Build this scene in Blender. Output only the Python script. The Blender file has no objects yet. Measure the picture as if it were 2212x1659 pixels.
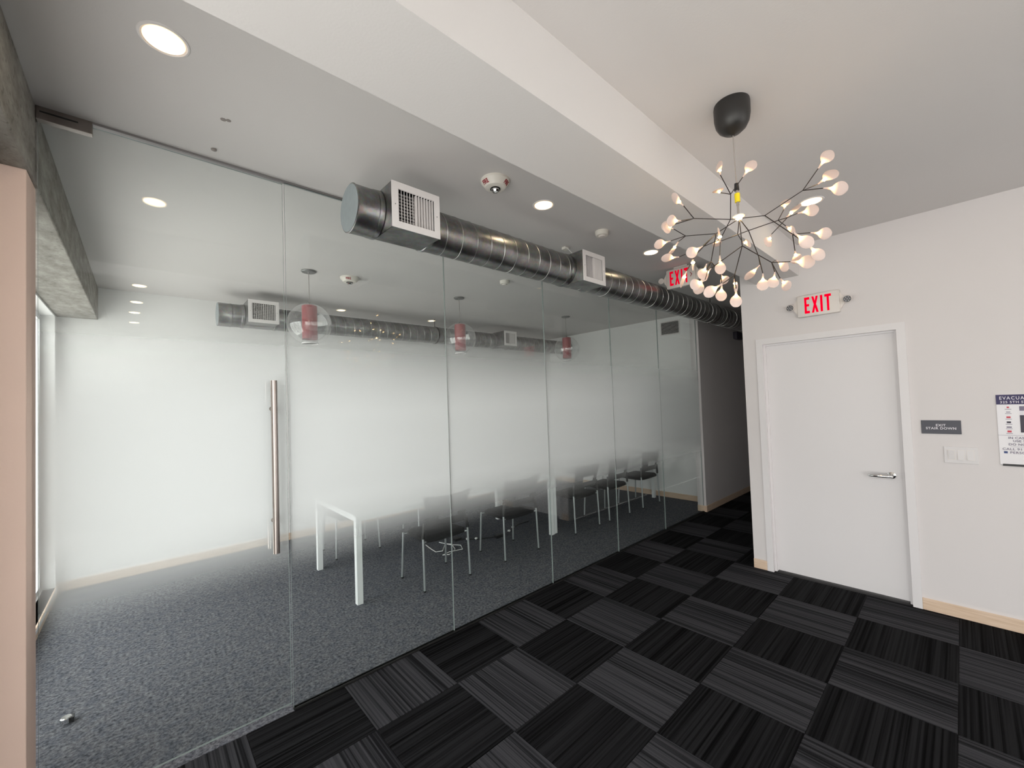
import bpy, bmesh, math, random
from mathutils import Vector, Matrix

random.seed(7)
scene = bpy.context.scene
C = scene.collection

# ------------------------------------------------------------------ camera
SKY = 5.0
GROUND = 0.8
EXPO = 0.0
DOWN = 26.0
FILM = (0.71, 1.16, 1.60, 2.24, 0.955)
ADDED_SHADE = 0.6  # translucent share of the shade added behind the viewer
cam_data = bpy.data.cameras.new('camera')
cam_data.sensor_fit = 'HORIZONTAL'
cam_data.sensor_width = 36.0
cam_data.lens = 881.393 / 2212.0 * 36.0
cam_data.shift_x = (1106.0 - 1098.011) / 2212.0
cam_data.shift_y = (844.158 - 829.5) / 2212.0
cam_data.clip_start = 0.02
cam = bpy.data.objects.new('camera', cam_data)
C.objects.link(cam)
_r = Vector((0.74370815, -0.66760779, -0.03461239))
_u = Vector((0.00612801, -0.04496544, 0.99896975))
_f = Vector((0.66847635, 0.74315405, 0.02935006))
cam.matrix_world = Matrix(((_r.x, _u.x, -_f.x, 0.0), (_r.y, _u.y, -_f.y, 0.0),
                           (_r.z, _u.z, -_f.z, 1.65711), (0, 0, 0, 1)))
scene.camera = cam

# ------------------------------------------------------------------ sky (plain overcast daylight) and exposure
world = bpy.data.worlds.new('overcast_sky')
scene.world = world
world.use_nodes = True
bg = world.node_tree.nodes['Background']
_nt = world.node_tree
_tc = _nt.nodes.new('ShaderNodeTexCoord')
_sp = _nt.nodes.new('ShaderNodeSeparateXYZ')
_gt = _nt.nodes.new('ShaderNodeMapRange')      # street and facades below the horizon, cloud above
_gt.inputs['From Min'].default_value = -0.05
_gt.inputs['From Max'].default_value = 0.05
_mx = _nt.nodes.new('ShaderNodeMixRGB')
_mx.inputs['Color1'].default_value = (GROUND, GROUND * 0.965, GROUND * 0.93, 1)
_mx.inputs['Color2'].default_value = (1.0, 0.985, 0.985, 1)
_nt.links.new(_tc.outputs['Generated'], _sp.inputs[0])
_nt.links.new(_sp.outputs['Z'], _gt.inputs['Value'])
_nt.links.new(_gt.outputs[0], _mx.inputs['Fac'])
_nt.links.new(_mx.outputs['Color'], bg.inputs['Color'])
bg.inputs['Strength'].default_value = SKY
scene.view_settings.view_transform = 'Standard'
scene.view_settings.look = 'None'
scene.view_settings.gamma = 1.0
scene.view_settings.use_curve_mapping = False
scene.view_settings.exposure = EXPO
scene.cycles.transparent_max_bounces = 24
scene.cycles.max_bounces = 12
scene.cycles.diffuse_bounces = 6
scene.cycles.caustics_reflective = False
scene.cycles.caustics_refractive = False
scene.cycles.sample_clamp_indirect = 6.0

# ------------------------------------------------------------------ main dimensions (metres)
D = 2.556      # glass partition plane
H = 2.976      # ceiling
W = 4.369      # right wall
XE = 6.50      # end wall of the meeting room
YF = 5.85      # far wall of the meeting room
XC = -0.325    # concrete beam inner face
XW = -0.61     # exterior wall inner face
YB = -3.6      # back of the lobby
HX = 9.2       # end of the hallway
YC = 1.41      # hallway corner
YP = 2.52      # hallway face of the partition wall
XS = 6.0       # end of the glass, start of the partition wall


def portal(name, x0, x1, y0, y1, z0, z1):
    l = bpy.data.lights.new(name, 'AREA')
    l.shape = 'RECTANGLE'
    l.cycles.is_portal = True
    o = bpy.data.objects.new(name, l)
    C.objects.link(o)
    o.location = ((x0 + x1) / 2, (y0 + y1) / 2, (z0 + z1) / 2)
    if x1 - x0 < 0.001:                             # window in the side wall, light comes in along +X
        l.size, l.size_y = z1 - z0, y1 - y0
        o.rotation_euler = (0, -math.pi / 2, 0)
    else:                                           # added window in the back wall, light comes in along +Y
        l.size, l.size_y = x1 - x0, z1 - z0
        o.rotation_euler = (math.pi / 2, 0, 0)
    return o


LOBBY_WIN = [(-3.3, -1.05), (-0.9, 1.75)]
ADDED_BACK_WIN = [(-0.57, 4.33)]  # unseen window added to brighten the soffit face and the film
CONF_WIN = (2.92, 5.74)
LWZ = (0.12, 2.62)
BWZ = (0.0, H)
CWZ = (0.08, 2.63)
for a, b in LOBBY_WIN:
    portal('daylight_portal', XW - 0.21, XW - 0.21, a, b, *LWZ)
portal('daylight_portal', XW - 0.21, XW - 0.21, CONF_WIN[0], CONF_WIN[1], *CWZ)

# ------------------------------------------------------------------ materials


def new_mat(name):
    m = bpy.data.materials.new(name)
    m.use_nodes = True
    nt = m.node_tree
    b = nt.nodes['Principled BSDF']
    return m, nt, b


def srgb(r, g, b):
    def f(c):
        c /= 255.0
        return c / 12.92 if c <= 0.04045 else ((c + 0.055) / 1.055) ** 2.4
    return (f(r), f(g), f(b), 1)


def node(nt, t, **kw):
    n = nt.nodes.new(t)
    for k, v in kw.items():
        if k in n.inputs.keys() if hasattr(n.inputs, 'keys') else False:
            n.inputs[k].default_value = v
        else:
            setattr(n, k, v)
    return n


def plain(name, col, rough=0.5, metal=0.0, noise=0.0, scale=20.0, bump=0.0, bscale=300.0, spec=0.5):
    """principled material with a little procedural tone variation and fine relief"""
    m, nt, b = new_mat(name)
    b.inputs['Roughness'].default_value = rough
    b.inputs['Metallic'].default_value = metal
    b.inputs['Specular IOR Level'].default_value = spec
    tc = node(nt, 'ShaderNodeTexCoord')
    nz = node(nt, 'ShaderNodeTexNoise')
    nz.inputs['Scale'].default_value = scale
    nz.inputs['Detail'].default_value = 4
    nt.links.new(tc.outputs['Object'], nz.inputs['Vector'])
    mx = node(nt, 'ShaderNodeMixRGB')
    mx.inputs['Color1'].default_value = tuple(c * (1 - noise) for c in col[:3]) + (1,)
    mx.inputs['Color2'].default_value = tuple(min(1, c * (1 + noise)) for c in col[:3]) + (1,)
    nt.links.new(nz.outputs['Fac'], mx.inputs['Fac'])
    nt.links.new(mx.outputs['Color'], b.inputs['Base Color'])
    if bump > 0:
        n2 = node(nt, 'ShaderNodeTexNoise')
        n2.inputs['Scale'].default_value = bscale
        nt.links.new(tc.outputs['Object'], n2.inputs['Vector'])
        bp = node(nt, 'ShaderNodeBump')
        bp.inputs['Strength'].default_value = bump
        bp.inputs['Distance'].default_value = 0.002
        nt.links.new(n2.outputs['Fac'], bp.inputs['Height'])
        nt.links.new(bp.outputs['Normal'], b.inputs['Normal'])
    return m


def emission_mat(name, col, strength):
    m, nt, b = new_mat(name)
    b.inputs['Base Color'].default_value = col
    b.inputs['Emission Color'].default_value = col
    b.inputs['Emission Strength'].default_value = strength
    return m


def concrete_mat():
    m, nt, b = new_mat('cast_concrete')
    tc = node(nt, 'ShaderNodeTexCoord')
    mp = node(nt, 'ShaderNodeMapping')
    mp.inputs['Scale'].default_value = (2.2, 1.0, 2.2)
    nt.links.new(tc.outputs['Object'], mp.inputs['Vector'])
    n1 = node(nt, 'ShaderNodeTexNoise')
    n1.inputs['Scale'].default_value = 6
    n1.inputs['Detail'].default_value = 9
    n1.inputs['Roughness'].default_value = 0.65
    nt.links.new(mp.outputs['Vector'], n1.inputs['Vector'])
    n2 = node(nt, 'ShaderNodeTexNoise')
    n2.inputs['Scale'].default_value = 45
    n2.inputs['Detail'].default_value = 4
    nt.links.new(tc.outputs['Object'], n2.inputs['Vector'])
    r1 = node(nt, 'ShaderNodeValToRGB')
    e = r1.color_ramp.elements
    e[0].position = 0.32
    e[0].color = (0.19, 0.175, 0.155, 1)
    e[1].position = 0.7
    e[1].color = (0.40, 0.385, 0.35, 1)
    nt.links.new(n1.outputs['Fac'], r1.inputs['Fac'])
    r2 = node(nt, 'ShaderNodeValToRGB')
    e = r2.color_ramp.elements
    e[0].position = 0.30
    e[0].color = (0.45, 0.45, 0.45, 1)
    e[1].position = 0.42
    e[1].color = (1, 1, 1, 1)
    nt.links.new(n2.outputs['Fac'], r2.inputs['Fac'])
    mx = node(nt, 'ShaderNodeMixRGB', blend_type='MULTIPLY')
    mx.inputs['Fac'].default_value = 0.7
    nt.links.new(r1.outputs['Color'], mx.inputs['Color1'])
    nt.links.new(r2.outputs['Color'], mx.inputs['Color2'])
    nt.links.new(mx.outputs['Color'], b.inputs['Base Color'])
    b.inputs['Roughness'].default_value = 0.9
    bp = node(nt, 'ShaderNodeBump')
    bp.inputs['Strength'].default_value = 0.5
    bp.inputs['Distance'].default_value = 0.008
    nt.links.new(n1.outputs['Fac'], bp.inputs['Height'])
    nt.links.new(bp.outputs['Normal'], b.inputs['Normal'])
    return m


def stripe_carpet(name, along, lo, hi):
    """ribbed carpet tile: ribs run along world axis `along` (0 = X, 1 = Y)"""
    m, nt, b = new_mat(name)
    geo = node(nt, 'ShaderNodeNewGeometry')
    oi = node(nt, 'ShaderNodeObjectInfo')
    sep = node(nt, 'ShaderNodeSeparateXYZ')
    nt.links.new(geo.outputs['Position'], sep.inputs[0])
    cross, run = ('Y', 'X') if along == 0 else ('X', 'Y')

    def comb(kc, kr):
        a = node(nt, 'ShaderNodeMath', operation='MULTIPLY')
        a.inputs[1].default_value = kc
        nt.links.new(sep.outputs[cross], a.inputs[0])
        c = node(nt, 'ShaderNodeMath', operation='MULTIPLY')
        c.inputs[1].default_value = kr
        nt.links.new(sep.outputs[run], c.inputs[0])
        r = node(nt, 'ShaderNodeMath', operation='MULTIPLY')
        r.inputs[1].default_value = 57.0
        nt.links.new(oi.outputs['Random'], r.inputs[0])
        v = node(nt, 'ShaderNodeCombineXYZ')
        nt.links.new(a.outputs[0], v.inputs[0])
        nt.links.new(c.outputs[0], v.inputs[1])
        nt.links.new(r.outputs[0], v.inputs[2])
        return v
    # individual ribs
    v1 = comb(95.0, 0.6)
    n1 = node(nt, 'ShaderNodeTexNoise')
    n1.inputs['Scale'].default_value = 1.0
    n1.inputs['Detail'].default_value = 2
    nt.links.new(v1.outputs[0], n1.inputs['Vector'])
    # broad bands of lighter and darker ribs
    v2 = comb(14.0, 0.3)
    n2 = node(nt, 'ShaderNodeTexNoise')
    n2.inputs['Scale'].default_value = 1.0
    n2.inputs['Detail'].default_value = 3
    nt.links.new(v2.outputs[0], n2.inputs['Vector'])
    # yarn grain
    n3 = node(nt, 'ShaderNodeTexNoise')
    n3.inputs['Scale'].default_value = 420
    n3.inputs['Detail'].default_value = 2
    nt.links.new(geo.outputs['Position'], n3.inputs['Vector'])
    a = node(nt, 'ShaderNodeMath', operation='MULTIPLY_ADD')
    a.inputs[1].default_value = 0.55
    nt.links.new(n2.outputs['Fac'], a.inputs[0])
    nt.links.new(n1.outputs['Fac'], a.inputs[2])
    a2 = node(nt, 'ShaderNodeMath', operation='MULTIPLY_ADD')
    a2.inputs[1].default_value = 0.35
    nt.links.new(n3.outputs['Fac'], a2.inputs[0])
    nt.links.new(a.outputs[0], a2.inputs[2])
    rp = node(nt, 'ShaderNodeValToRGB')
    e = rp.color_ramp.elements
    e[0].position = 0.72
    e[0].color = lo
    e[1].position = 1.12 if False else 1.0
    e[1].color = hi
    sc = node(nt, 'ShaderNodeMath', operation='MULTIPLY')
    sc.inputs[1].default_value = 0.92
    nt.links.new(a2.outputs[0], sc.inputs[0])
    nt.links.new(sc.outputs[0], rp.inputs['Fac'])
    nt.links.new(rp.outputs['Color'], b.inputs['Base Color'])
    b.inputs['Roughness'].default_value = 1.0
    b.inputs['Specular IOR Level'].default_value = 0.08
    bp = node(nt, 'ShaderNodeBump')
    bp.inputs['Strength'].default_value = 0.6
    bp.inputs['Distance'].default_value = 0.003
    nt.links.new(n1.outputs['Fac'], bp.inputs['Height'])
    nt.links.new(bp.outputs['Normal'], b.inputs['Normal'])
    return m


def heather_carpet():
    m, nt, b = new_mat('heathered_grey_carpet')
    geo = node(nt, 'ShaderNodeNewGeometry')
    n1 = node(nt, 'ShaderNodeTexNoise')
    n1.inputs['Scale'].default_value = 55
    n1.inputs['Detail'].default_value = 5
    n1.inputs['Roughness'].default_value = 0.7
    nt.links.new(geo.outputs['Position'], n1.inputs['Vector'])
    n2 = node(nt, 'ShaderNodeTexNoise')
    n2.inputs['Scale'].default_value = 16
    n2.inputs['Detail'].default_value = 3
    nt.links.new(geo.outputs['Position'], n2.inputs['Vector'])
    r1 = node(nt, 'ShaderNodeValToRGB')
    e = r1.color_ramp.elements
    e[0].position = 0.36
    e[0].color = (0.050, 0.053, 0.062, 1)
    e[1].position = 0.64
    e[1].color = (0.215, 0.220, 0.240, 1)
    nt.links.new(n1.outputs['Fac'], r1.inputs['Fac'])
    r2 = node(nt, 'ShaderNodeValToRGB')
    e = r2.color_ramp.elements
    e[0].position = 0.35
    e[0].color = (0.80, 0.82, 0.86, 1)
    e[1].position = 0.65
    e[1].color = (1.08, 1.06, 1.04, 1)
    nt.links.new(n2.outputs['Fac'], r2.inputs['Fac'])
    mx = node(nt, 'ShaderNodeMixRGB', blend_type='MULTIPLY')
    mx.inputs['Fac'].default_value = 1
    nt.links.new(r1.outputs['Color'], mx.inputs['Color1'])
    nt.links.new(r2.outputs['Color'], mx.inputs['Color2'])
    nt.links.new(mx.outputs['Color'], b.inputs['Base Color'])
    b.inputs['Roughness'].default_value = 1
    b.inputs['Specular IOR Level'].default_value = 0.1
    bp = node(nt, 'ShaderNodeBump')
    bp.inputs['Strength'].default_value = 0.5
    bp.inputs['Distance'].default_value = 0.004
    nt.links.new(n1.outputs['Fac'], bp.inputs['Height'])
    nt.links.new(bp.outputs['Normal'], b.inputs['Normal'])
    return m


def schlick(nt, f0):
    geo = node(nt, 'ShaderNodeNewGeometry')
    dot = node(nt, 'ShaderNodeVectorMath', operation='DOT_PRODUCT')
    nt.links.new(geo.outputs['Incoming'], dot.inputs[0])
    nt.links.new(geo.outputs['Normal'], dot.inputs[1])
    ab = node(nt, 'ShaderNodeMath', operation='ABSOLUTE')
    nt.links.new(dot.outputs['Value'], ab.inputs[0])
    om = node(nt, 'ShaderNodeMath', operation='SUBTRACT')
    om.inputs[0].default_value = 1.0
    nt.links.new(ab.outputs[0], om.inputs[1])
    pw = node(nt, 'ShaderNodeMath', operation='POWER')
    pw.inputs[1].default_value = 5
    nt.links.new(om.outputs[0], pw.inputs[0])
    ma = node(nt, 'ShaderNodeMath', operation='MULTIPLY_ADD')
    ma.inputs[1].default_value = 1 - f0
    ma.inputs[2].default_value = f0
    nt.links.new(pw.outputs[0], ma.inputs[0])
    return ma


def clear_glass(name, tint, f0=0.042):
    """thin glazing: Fresnel reflection over clear, slightly tinted transmission"""
    m, nt, b = new_mat(name)
    nt.nodes.remove(b)
    out = nt.nodes['Material Output']
    tr = node(nt, 'ShaderNodeBsdfTransparent')
    tr.inputs['Color'].default_value = tint
    gl = node(nt, 'ShaderNodeBsdfGlossy')
    gl.inputs['Roughness'].default_value = 0.0
    gl.inputs['Color'].default_value = (1, 1, 1, 1)
    mx = node(nt, 'ShaderNodeMixShader')
    nt.links.new(schlick(nt, f0).outputs[0], mx.inputs['Fac'])
    nt.links.new(tr.outputs[0], mx.inputs[1])
    nt.links.new(gl.outputs[0], mx.inputs[2])
    nt.links.new(mx.outputs[0], out.inputs['Surface'])
    return m


def frost_film():
    """printed gradient film: clear at the floor and the top, opaque white in between"""
    m, nt, b = new_mat('gradient_frost_film')
    nt.nodes.remove(b)
    out = nt.nodes['Material Output']
    geo = node(nt, 'ShaderNodeNewGeometry')
    sep = node(nt, 'ShaderNodeSeparateXYZ')
    nt.links.new(geo.outputs['Position'], sep.inputs[0])
    up = node(nt, 'ShaderNodeMapRange', interpolation_type='SMOOTHSTEP')
    up.inputs['From Min'].default_value = FILM[0]
    up.inputs['From Max'].default_value = FILM[1]
    dn = node(nt, 'ShaderNodeMapRange', interpolation_type='SMOOTHSTEP')
    dn.inputs['From Min'].default_value = FILM[2]
    dn.inputs['From Max'].default_value = FILM[3]
    dn.inputs['To Min'].default_value = 1.0
    dn.inputs['To Max'].default_value = 0.0
    nt.links.new(sep.outputs['Z'], up.inputs['Value'])
    nt.links.new(sep.outputs['Z'], dn.inputs['Value'])
    mu = node(nt, 'ShaderNodeMath', operation='MULTIPLY')
    nt.links.new(up.outputs[0], mu.inputs[0])
    nt.links.new(dn.outputs[0], mu.inputs[1])
    mu2 = node(nt, 'ShaderNodeMath', operation='MULTIPLY')
    mu2.inputs[1].default_value = FILM[4]
    nt.links.new(mu.outputs[0], mu2.inputs[0])
    tr = node(nt, 'ShaderNodeBsdfTransparent')
    df = node(nt, 'ShaderNodeBsdfDiffuse')
    df.inputs['Color'].default_value = (0.93, 0.96, 0.965, 1)
    tl = node(nt, 'ShaderNodeBsdfTranslucent')
    tl.inputs['Color'].default_value = (0.95, 0.965, 0.965, 1)
    m1 = node(nt, 'ShaderNodeMixShader')
    m1.inputs['Fac'].default_value = 0.55
    nt.links.new(df.outputs[0], m1.inputs[1])
    nt.links.new(tl.outputs[0], m1.inputs[2])
    m2 = node(nt, 'ShaderNodeMixShader')
    nt.links.new(mu2.outputs[0], m2.inputs['Fac'])
    nt.links.new(tr.outputs[0], m2.inputs[1])
    nt.links.new(m1.outputs[0], m2.inputs[2])
    nt.links.new(m2.outputs[0], out.inputs['Surface'])
    return m


def galvanized():
    m, nt, b = new_mat('galvanized_steel')
    tc = node(nt, 'ShaderNodeTexCoord')
    vo = node(nt, 'ShaderNodeTexVoronoi')
    vo.inputs['Scale'].default_value = 70
    nt.links.new(tc.outputs['Object'], vo.inputs['Vector'])
    nz = node(nt, 'ShaderNodeTexNoise')
    nz.inputs['Scale'].default_value = 9
    nz.inputs['Detail'].default_value = 5
    nt.links.new(tc.outputs['Object'], nz.inputs['Vector'])
    r = node(nt, 'ShaderNodeValToRGB')
    r.color_ramp.elements[0].color = (0.20, 0.20, 0.198, 1)
    r.color_ramp.elements[1].color = (0.42, 0.42, 0.415, 1)
    r.color_ramp.elements[0].position = 0.3
    r.color_ramp.elements[1].position = 0.7
    nt.links.new(nz.outputs['Fac'], r.inputs['Fac'])
    hs = node(nt, 'ShaderNodeMixRGB', blend_type='MULTIPLY')
    hs.inputs['Fac'].default_value = 0.18
    nt.links.new(r.outputs['Color'], hs.inputs['Color1'])
    nt.links.new(vo.outputs['Color'], hs.inputs['Color2'])
    nt.links.new(hs.outputs['Color'], b.inputs['Base Color'])
    mr = node(nt, 'ShaderNodeMapRange')
    mr.inputs['To Min'].default_value = 0.26
    mr.inputs['To Max'].default_value = 0.42
    nt.links.new(nz.outputs['Fac'], mr.inputs['Value'])
    nt.links.new(mr.outputs[0], b.inputs['Roughness'])
    b.inputs['Metallic'].default_value = 1.0
    return m


def wood_base():
    m, nt, b = new_mat('pale_maple')
    tc = node(nt, 'ShaderNodeTexCoord')
    mp = node(nt, 'ShaderNodeMapping')
    mp.inputs['Scale'].default_value = (3, 3, 60)
    nt.links.new(tc.outputs['Object'], mp.inputs['Vector'])
    nz = node(nt, 'ShaderNodeTexNoise')
    nz.inputs['Scale'].default_value = 2
    nz.inputs['Detail'].default_value = 5
    nt.links.new(mp.outputs['Vector'], nz.inputs['Vector'])
    r = node(nt, 'ShaderNodeValToRGB')
    r.color_ramp.elements[0].color = srgb(210, 182, 154)
    r.color_ramp.elements[1].color = srgb(228, 204, 182)
    r.color_ramp.elements[0].position = 0.3
    r.color_ramp.elements[1].position = 0.7
    nt.links.new(nz.outputs['Fac'], r.inputs['Fac'])
    nt.links.new(r.outputs['Color'], b.inputs['Base Color'])
    b.inputs['Roughness'].default_value = 0.5
    return m


def leaf_mat():
    """frosted acrylic light guide, lit from the diode at its base"""
    m, nt, b = new_mat('frosted_acrylic_leaf')
    tc = node(nt, 'ShaderNodeTexCoord')
    sep = node(nt, 'ShaderNodeSeparateXYZ')
    nt.links.new(tc.outputs['Object'], sep.inputs[0])
    ab = node(nt, 'ShaderNodeMath', operation='ABSOLUTE')
    nt.links.new(sep.outputs['X'], ab.inputs[0])
    r = node(nt, 'ShaderNodeMapRange', interpolation_type='SMOOTHERSTEP')
    r.inputs['From Min'].default_value = 0.0
    r.inputs['From Max'].default_value = 0.020
    r.inputs['To Min'].default_value = 1.0
    r.inputs['To Max'].default_value = 0.0
    nt.links.new(ab.outputs[0], r.inputs['Value'])
    c = node(nt, 'ShaderNodeValToRGB')
    c.color_ramp.elements[0].color = (0.12, 0.075, 0.055, 1)
    c.color_ramp.elements[1].color = (4.2, 2.3, 0.85, 1)
    nt.links.new(r.outputs[0], c.inputs['Fac'])
    nt.links.new(c.outputs['Color'], b.inputs['Emission Color'])
    b.inputs['Emission Strength'].default_value = 0.42
    b.inputs['Base Color'].default_value = (0.60, 0.50, 0.465, 1)
    b.inputs['Roughness'].default_value = 0.45
    b.inputs['Alpha'].default_value = 0.93
    return m


M = {}
M['wall'] = plain('white_wall_paint', (0.72, 0.685, 0.68, 1), 0.75, noise=0.015, scale=3, bump=0.12, bscale=180)
M['wall_conf'] = plain('white_meeting_room_paint', (0.88, 0.88, 0.87, 1), 0.75, noise=0.01, scale=3, bump=0.1, bscale=180)
M['ceiling'] = plain('white_ceiling_paint', (0.70, 0.675, 0.66, 1), 0.85, noise=0.015, scale=2, bump=0.15, bscale=120)
M['column'] = plain('blush_column_tone', srgb(246, 219, 204), 0.8, noise=0.03, scale=3, bump=0.2, bscale=120)  # near-even blush tone over the whole column
M['hallwall'] = M['wall']
M['concrete'] = concrete_mat()
M['tileX'] = stripe_carpet('carpet_ribs_crosswise_dark_sheen', 0, (0.0006, 0.0006, 0.0008, 1), (0.0150, 0.0150, 0.0165, 1))  # darker sheen of the turned pile put into the base colour
M['tileY'] = stripe_carpet('carpet_ribs_lengthwise_light_sheen', 1, (0.0085, 0.0085, 0.0098, 1), (0.052, 0.052, 0.058, 1))  # same carpet, lighter pile sheen put into the base colour
M['subfloor'] = plain('dark_screed', (0.01, 0.01, 0.01, 1), 0.95)
M['confcarpet'] = heather_carpet()
M['maple'] = wood_base()
M['glass'] = clear_glass('partition_glass', (0.962, 0.982, 0.974, 1))
M['glassedge'] = plain('glass_polished_edge', (0.22, 0.26, 0.25, 1), 0.25, noise=0.15, scale=6)
M['winglass'] = clear_glass('window_glass', (0.97, 0.98, 0.975, 1))
M['globeglass'] = clear_glass('pendant_globe_glass', (0.95, 0.955, 0.955, 1), 0.13)
M['film'] = frost_film()
M['galv'] = galvanized()
M['disc'] = plain('zinc_end_disc', (0.27, 0.31, 0.325, 1), 0.5, 0.0, noise=0.12, scale=30)
M['seam'] = plain('galvanized_seam', (0.50, 0.50, 0.49, 1), 0.35, 1.0, noise=0.05)
M['white'] = plain('white_enamel', (0.80, 0.77, 0.76, 1), 0.45, noise=0.01)
M['whitemetal'] = plain('white_powder_coat', (0.84, 0.86, 0.86, 1), 0.4, noise=0.01)
M['doorpaint'] = plain('white_door_paint', (0.77, 0.745, 0.75, 1), 0.5, noise=0.008, scale=4)
M['plastic'] = plain('warm_white_plastic', (0.74, 0.69, 0.65, 1), 0.45, noise=0.02)
M['switch'] = plain('white_switch_plastic', (0.69, 0.665, 0.665, 1), 0.4)
M['detector'] = plain('ivory_plastic', (0.80, 0.765, 0.70, 1), 0.4, noise=0.02)
M['steel'] = plain('brushed_steel', (0.42, 0.375, 0.35, 1), 0.30, 1.0, noise=0.06, scale=60)
M['chrome'] = plain('polished_chrome', (0.80, 0.80, 0.80, 1), 0.08, 1.0)
M['legsteel'] = plain('satin_steel_tube', (0.60, 0.63, 0.64, 1), 0.35, 0.85, noise=0.03)
M['patch'] = plain('brushed_bronze_plate', (0.30, 0.265, 0.245, 1), 0.35, 1.0, noise=0.25, scale=14)
M['channel'] = plain('grey_aluminium_channel', (0.30, 0.29, 0.285, 1), 0.4, 0.6)
M['black'] = plain('black_plastic', (0.012, 0.012, 0.013, 1), 0.45, noise=0.1)
M['blackfabric'] = plain('black_seat_fabric', (0.009, 0.009, 0.010, 1), 0.85, noise=0.3, scale=150, bump=0.3, bscale=500)
M['dark'] = plain('dark_interior', (0.006, 0.006, 0.006, 1), 0.9)
M['blackgap'] = plain('black_channel', (0.004, 0.004, 0.004, 1), 0.7)
M['canopy'] = plain('black_satin_canopy', (0.018, 0.017, 0.016, 1), 0.42, noise=0.05)
M['rod'] = plain('bronze_black_rod', (0.028, 0.022, 0.020, 1), 0.4, 0.5)
M['wire'] = plain('grey_cable', (0.30, 0.27, 0.25, 1), 0.6)
M['yellow'] = plain('yellow_label', (0.85, 0.68, 0.01, 1), 0.55)
M['leaf'] = leaf_mat()
M['led'] = emission_mat('warm_diode', (1.0, 0.66, 0.30, 1), 55.0)


def downlight_mat():
    """lens brightest over the lamp, dimmer and warmer at its rim"""
    m, nt, b = new_mat('warm_downlight_lens')
    tc = node(nt, 'ShaderNodeTexCoord')
    sp = node(nt, 'ShaderNodeSeparateXYZ')
    nt.links.new(tc.outputs['Object'], sp.inputs[0])
    cx = node(nt, 'ShaderNodeCombineXYZ')
    nt.links.new(sp.outputs['X'], cx.inputs[0])
    nt.links.new(sp.outputs['Y'], cx.inputs[1])
    ln = node(nt, 'ShaderNodeVectorMath', operation='LENGTH')
    nt.links.new(cx.outputs[0], ln.inputs[0])
    mr = node(nt, 'ShaderNodeMapRange', interpolation_type='SMOOTHSTEP')
    mr.inputs['From Min'].default_value = 0.040
    mr.inputs['From Max'].default_value = 0.061
    nt.links.new(ln.outputs['Value'], mr.inputs['Value'])
    rp = node(nt, 'ShaderNodeMixRGB')
    rp.inputs['Color1'].default_value = (DOWN, DOWN * 0.80, DOWN * 0.52, 1)
    rp.inputs['Color2'].default_value = (1.6, 0.85, 0.30, 1)
    nt.links.new(mr.outputs[0], rp.inputs['Fac'])
    nt.links.new(rp.outputs['Color'], b.inputs['Emission Color'])
    b.inputs['Emission Strength'].default_value = 1.0
    b.inputs['Base Color'].default_value = (0.8, 0.75, 0.7, 1)
    return m


M['downlight'] = downlight_mat()
M['exitred'] = emission_mat('red_exit_letter', (0.80, 0.0, 0.02, 1), 0.55)
M['exitred'].node_tree.nodes['Principled BSDF'].inputs['Specular IOR Level'].default_value = 0.0
M['printred'] = plain('red_print', srgb(150, 25, 40), 0.6)
M['navy'] = plain('navy_print', srgb(58, 52, 92), 0.6)
M['plaque'] = plain('charcoal_plaque', srgb(66, 66, 76), 0.45)
M['plaquetext'] = plain('pale_lettering', srgb(225, 222, 228), 0.5)
M['paper'] = plain('white_print_panel', (0.80, 0.78, 0.80, 1), 0.35)
M['printgrey'] = plain('grey_print', srgb(120, 112, 132), 0.6)
M['printdark'] = plain('dark_print', srgb(70, 66, 78), 0.6)
M['printblue'] = plain('blue_print', srgb(70, 85, 130), 0.6)
M['printpink'] = plain('red_icon_print', srgb(205, 80, 95), 0.6)
M['lens'] = plain('lamp_head_lens', (0.16, 0.16, 0.17, 1), 0.2, 0.3, noise=0.5, scale=90)
M['lensdot'] = plain('lamp_head_diode', (0.75, 0.75, 0.78, 1), 0.2)
M['redshade'] = plain('rose_red_shade', srgb(186, 62, 72), 0.5, noise=0.06, scale=8)
M['frostrim'] = plain('milky_glass_rim', (0.78, 0.76, 0.76, 1), 0.25)
M['nickel'] = plain('satin_nickel', (0.30, 0.30, 0.295, 1), 0.4, 0.7)
M['cablewhite'] = plain('white_cable', (0.82, 0.82, 0.80, 1), 0.5)


def added_shade_mat():
    m, nt, b = new_mat('added_shade_fabric')  # cloth of the added shade, passes sky light into the lobby
    nt.nodes.remove(b)
    out = nt.nodes['Material Output']
    df = node(nt, 'ShaderNodeBsdfDiffuse')
    df.inputs['Color'].default_value = (0.8, 0.8, 0.8, 1)
    tl = node(nt, 'ShaderNodeBsdfTranslucent')
    tl.inputs['Color'].default_value = (0.8, 0.785, 0.78, 1)
    mx = node(nt, 'ShaderNodeMixShader')
    mx.inputs['Fac'].default_value = ADDED_SHADE
    nt.links.new(df.outputs[0], mx.inputs[1])
    nt.links.new(tl.outputs[0], mx.inputs[2])
    nt.links.new(mx.outputs[0], out.inputs['Surface'])
    return m


M['shade'] = added_shade_mat()
M['winframe'] = plain('white_window_frame', (0.72, 0.74, 0.75, 1), 0.45)

# ------------------------------------------------------------------ mesh helpers


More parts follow.
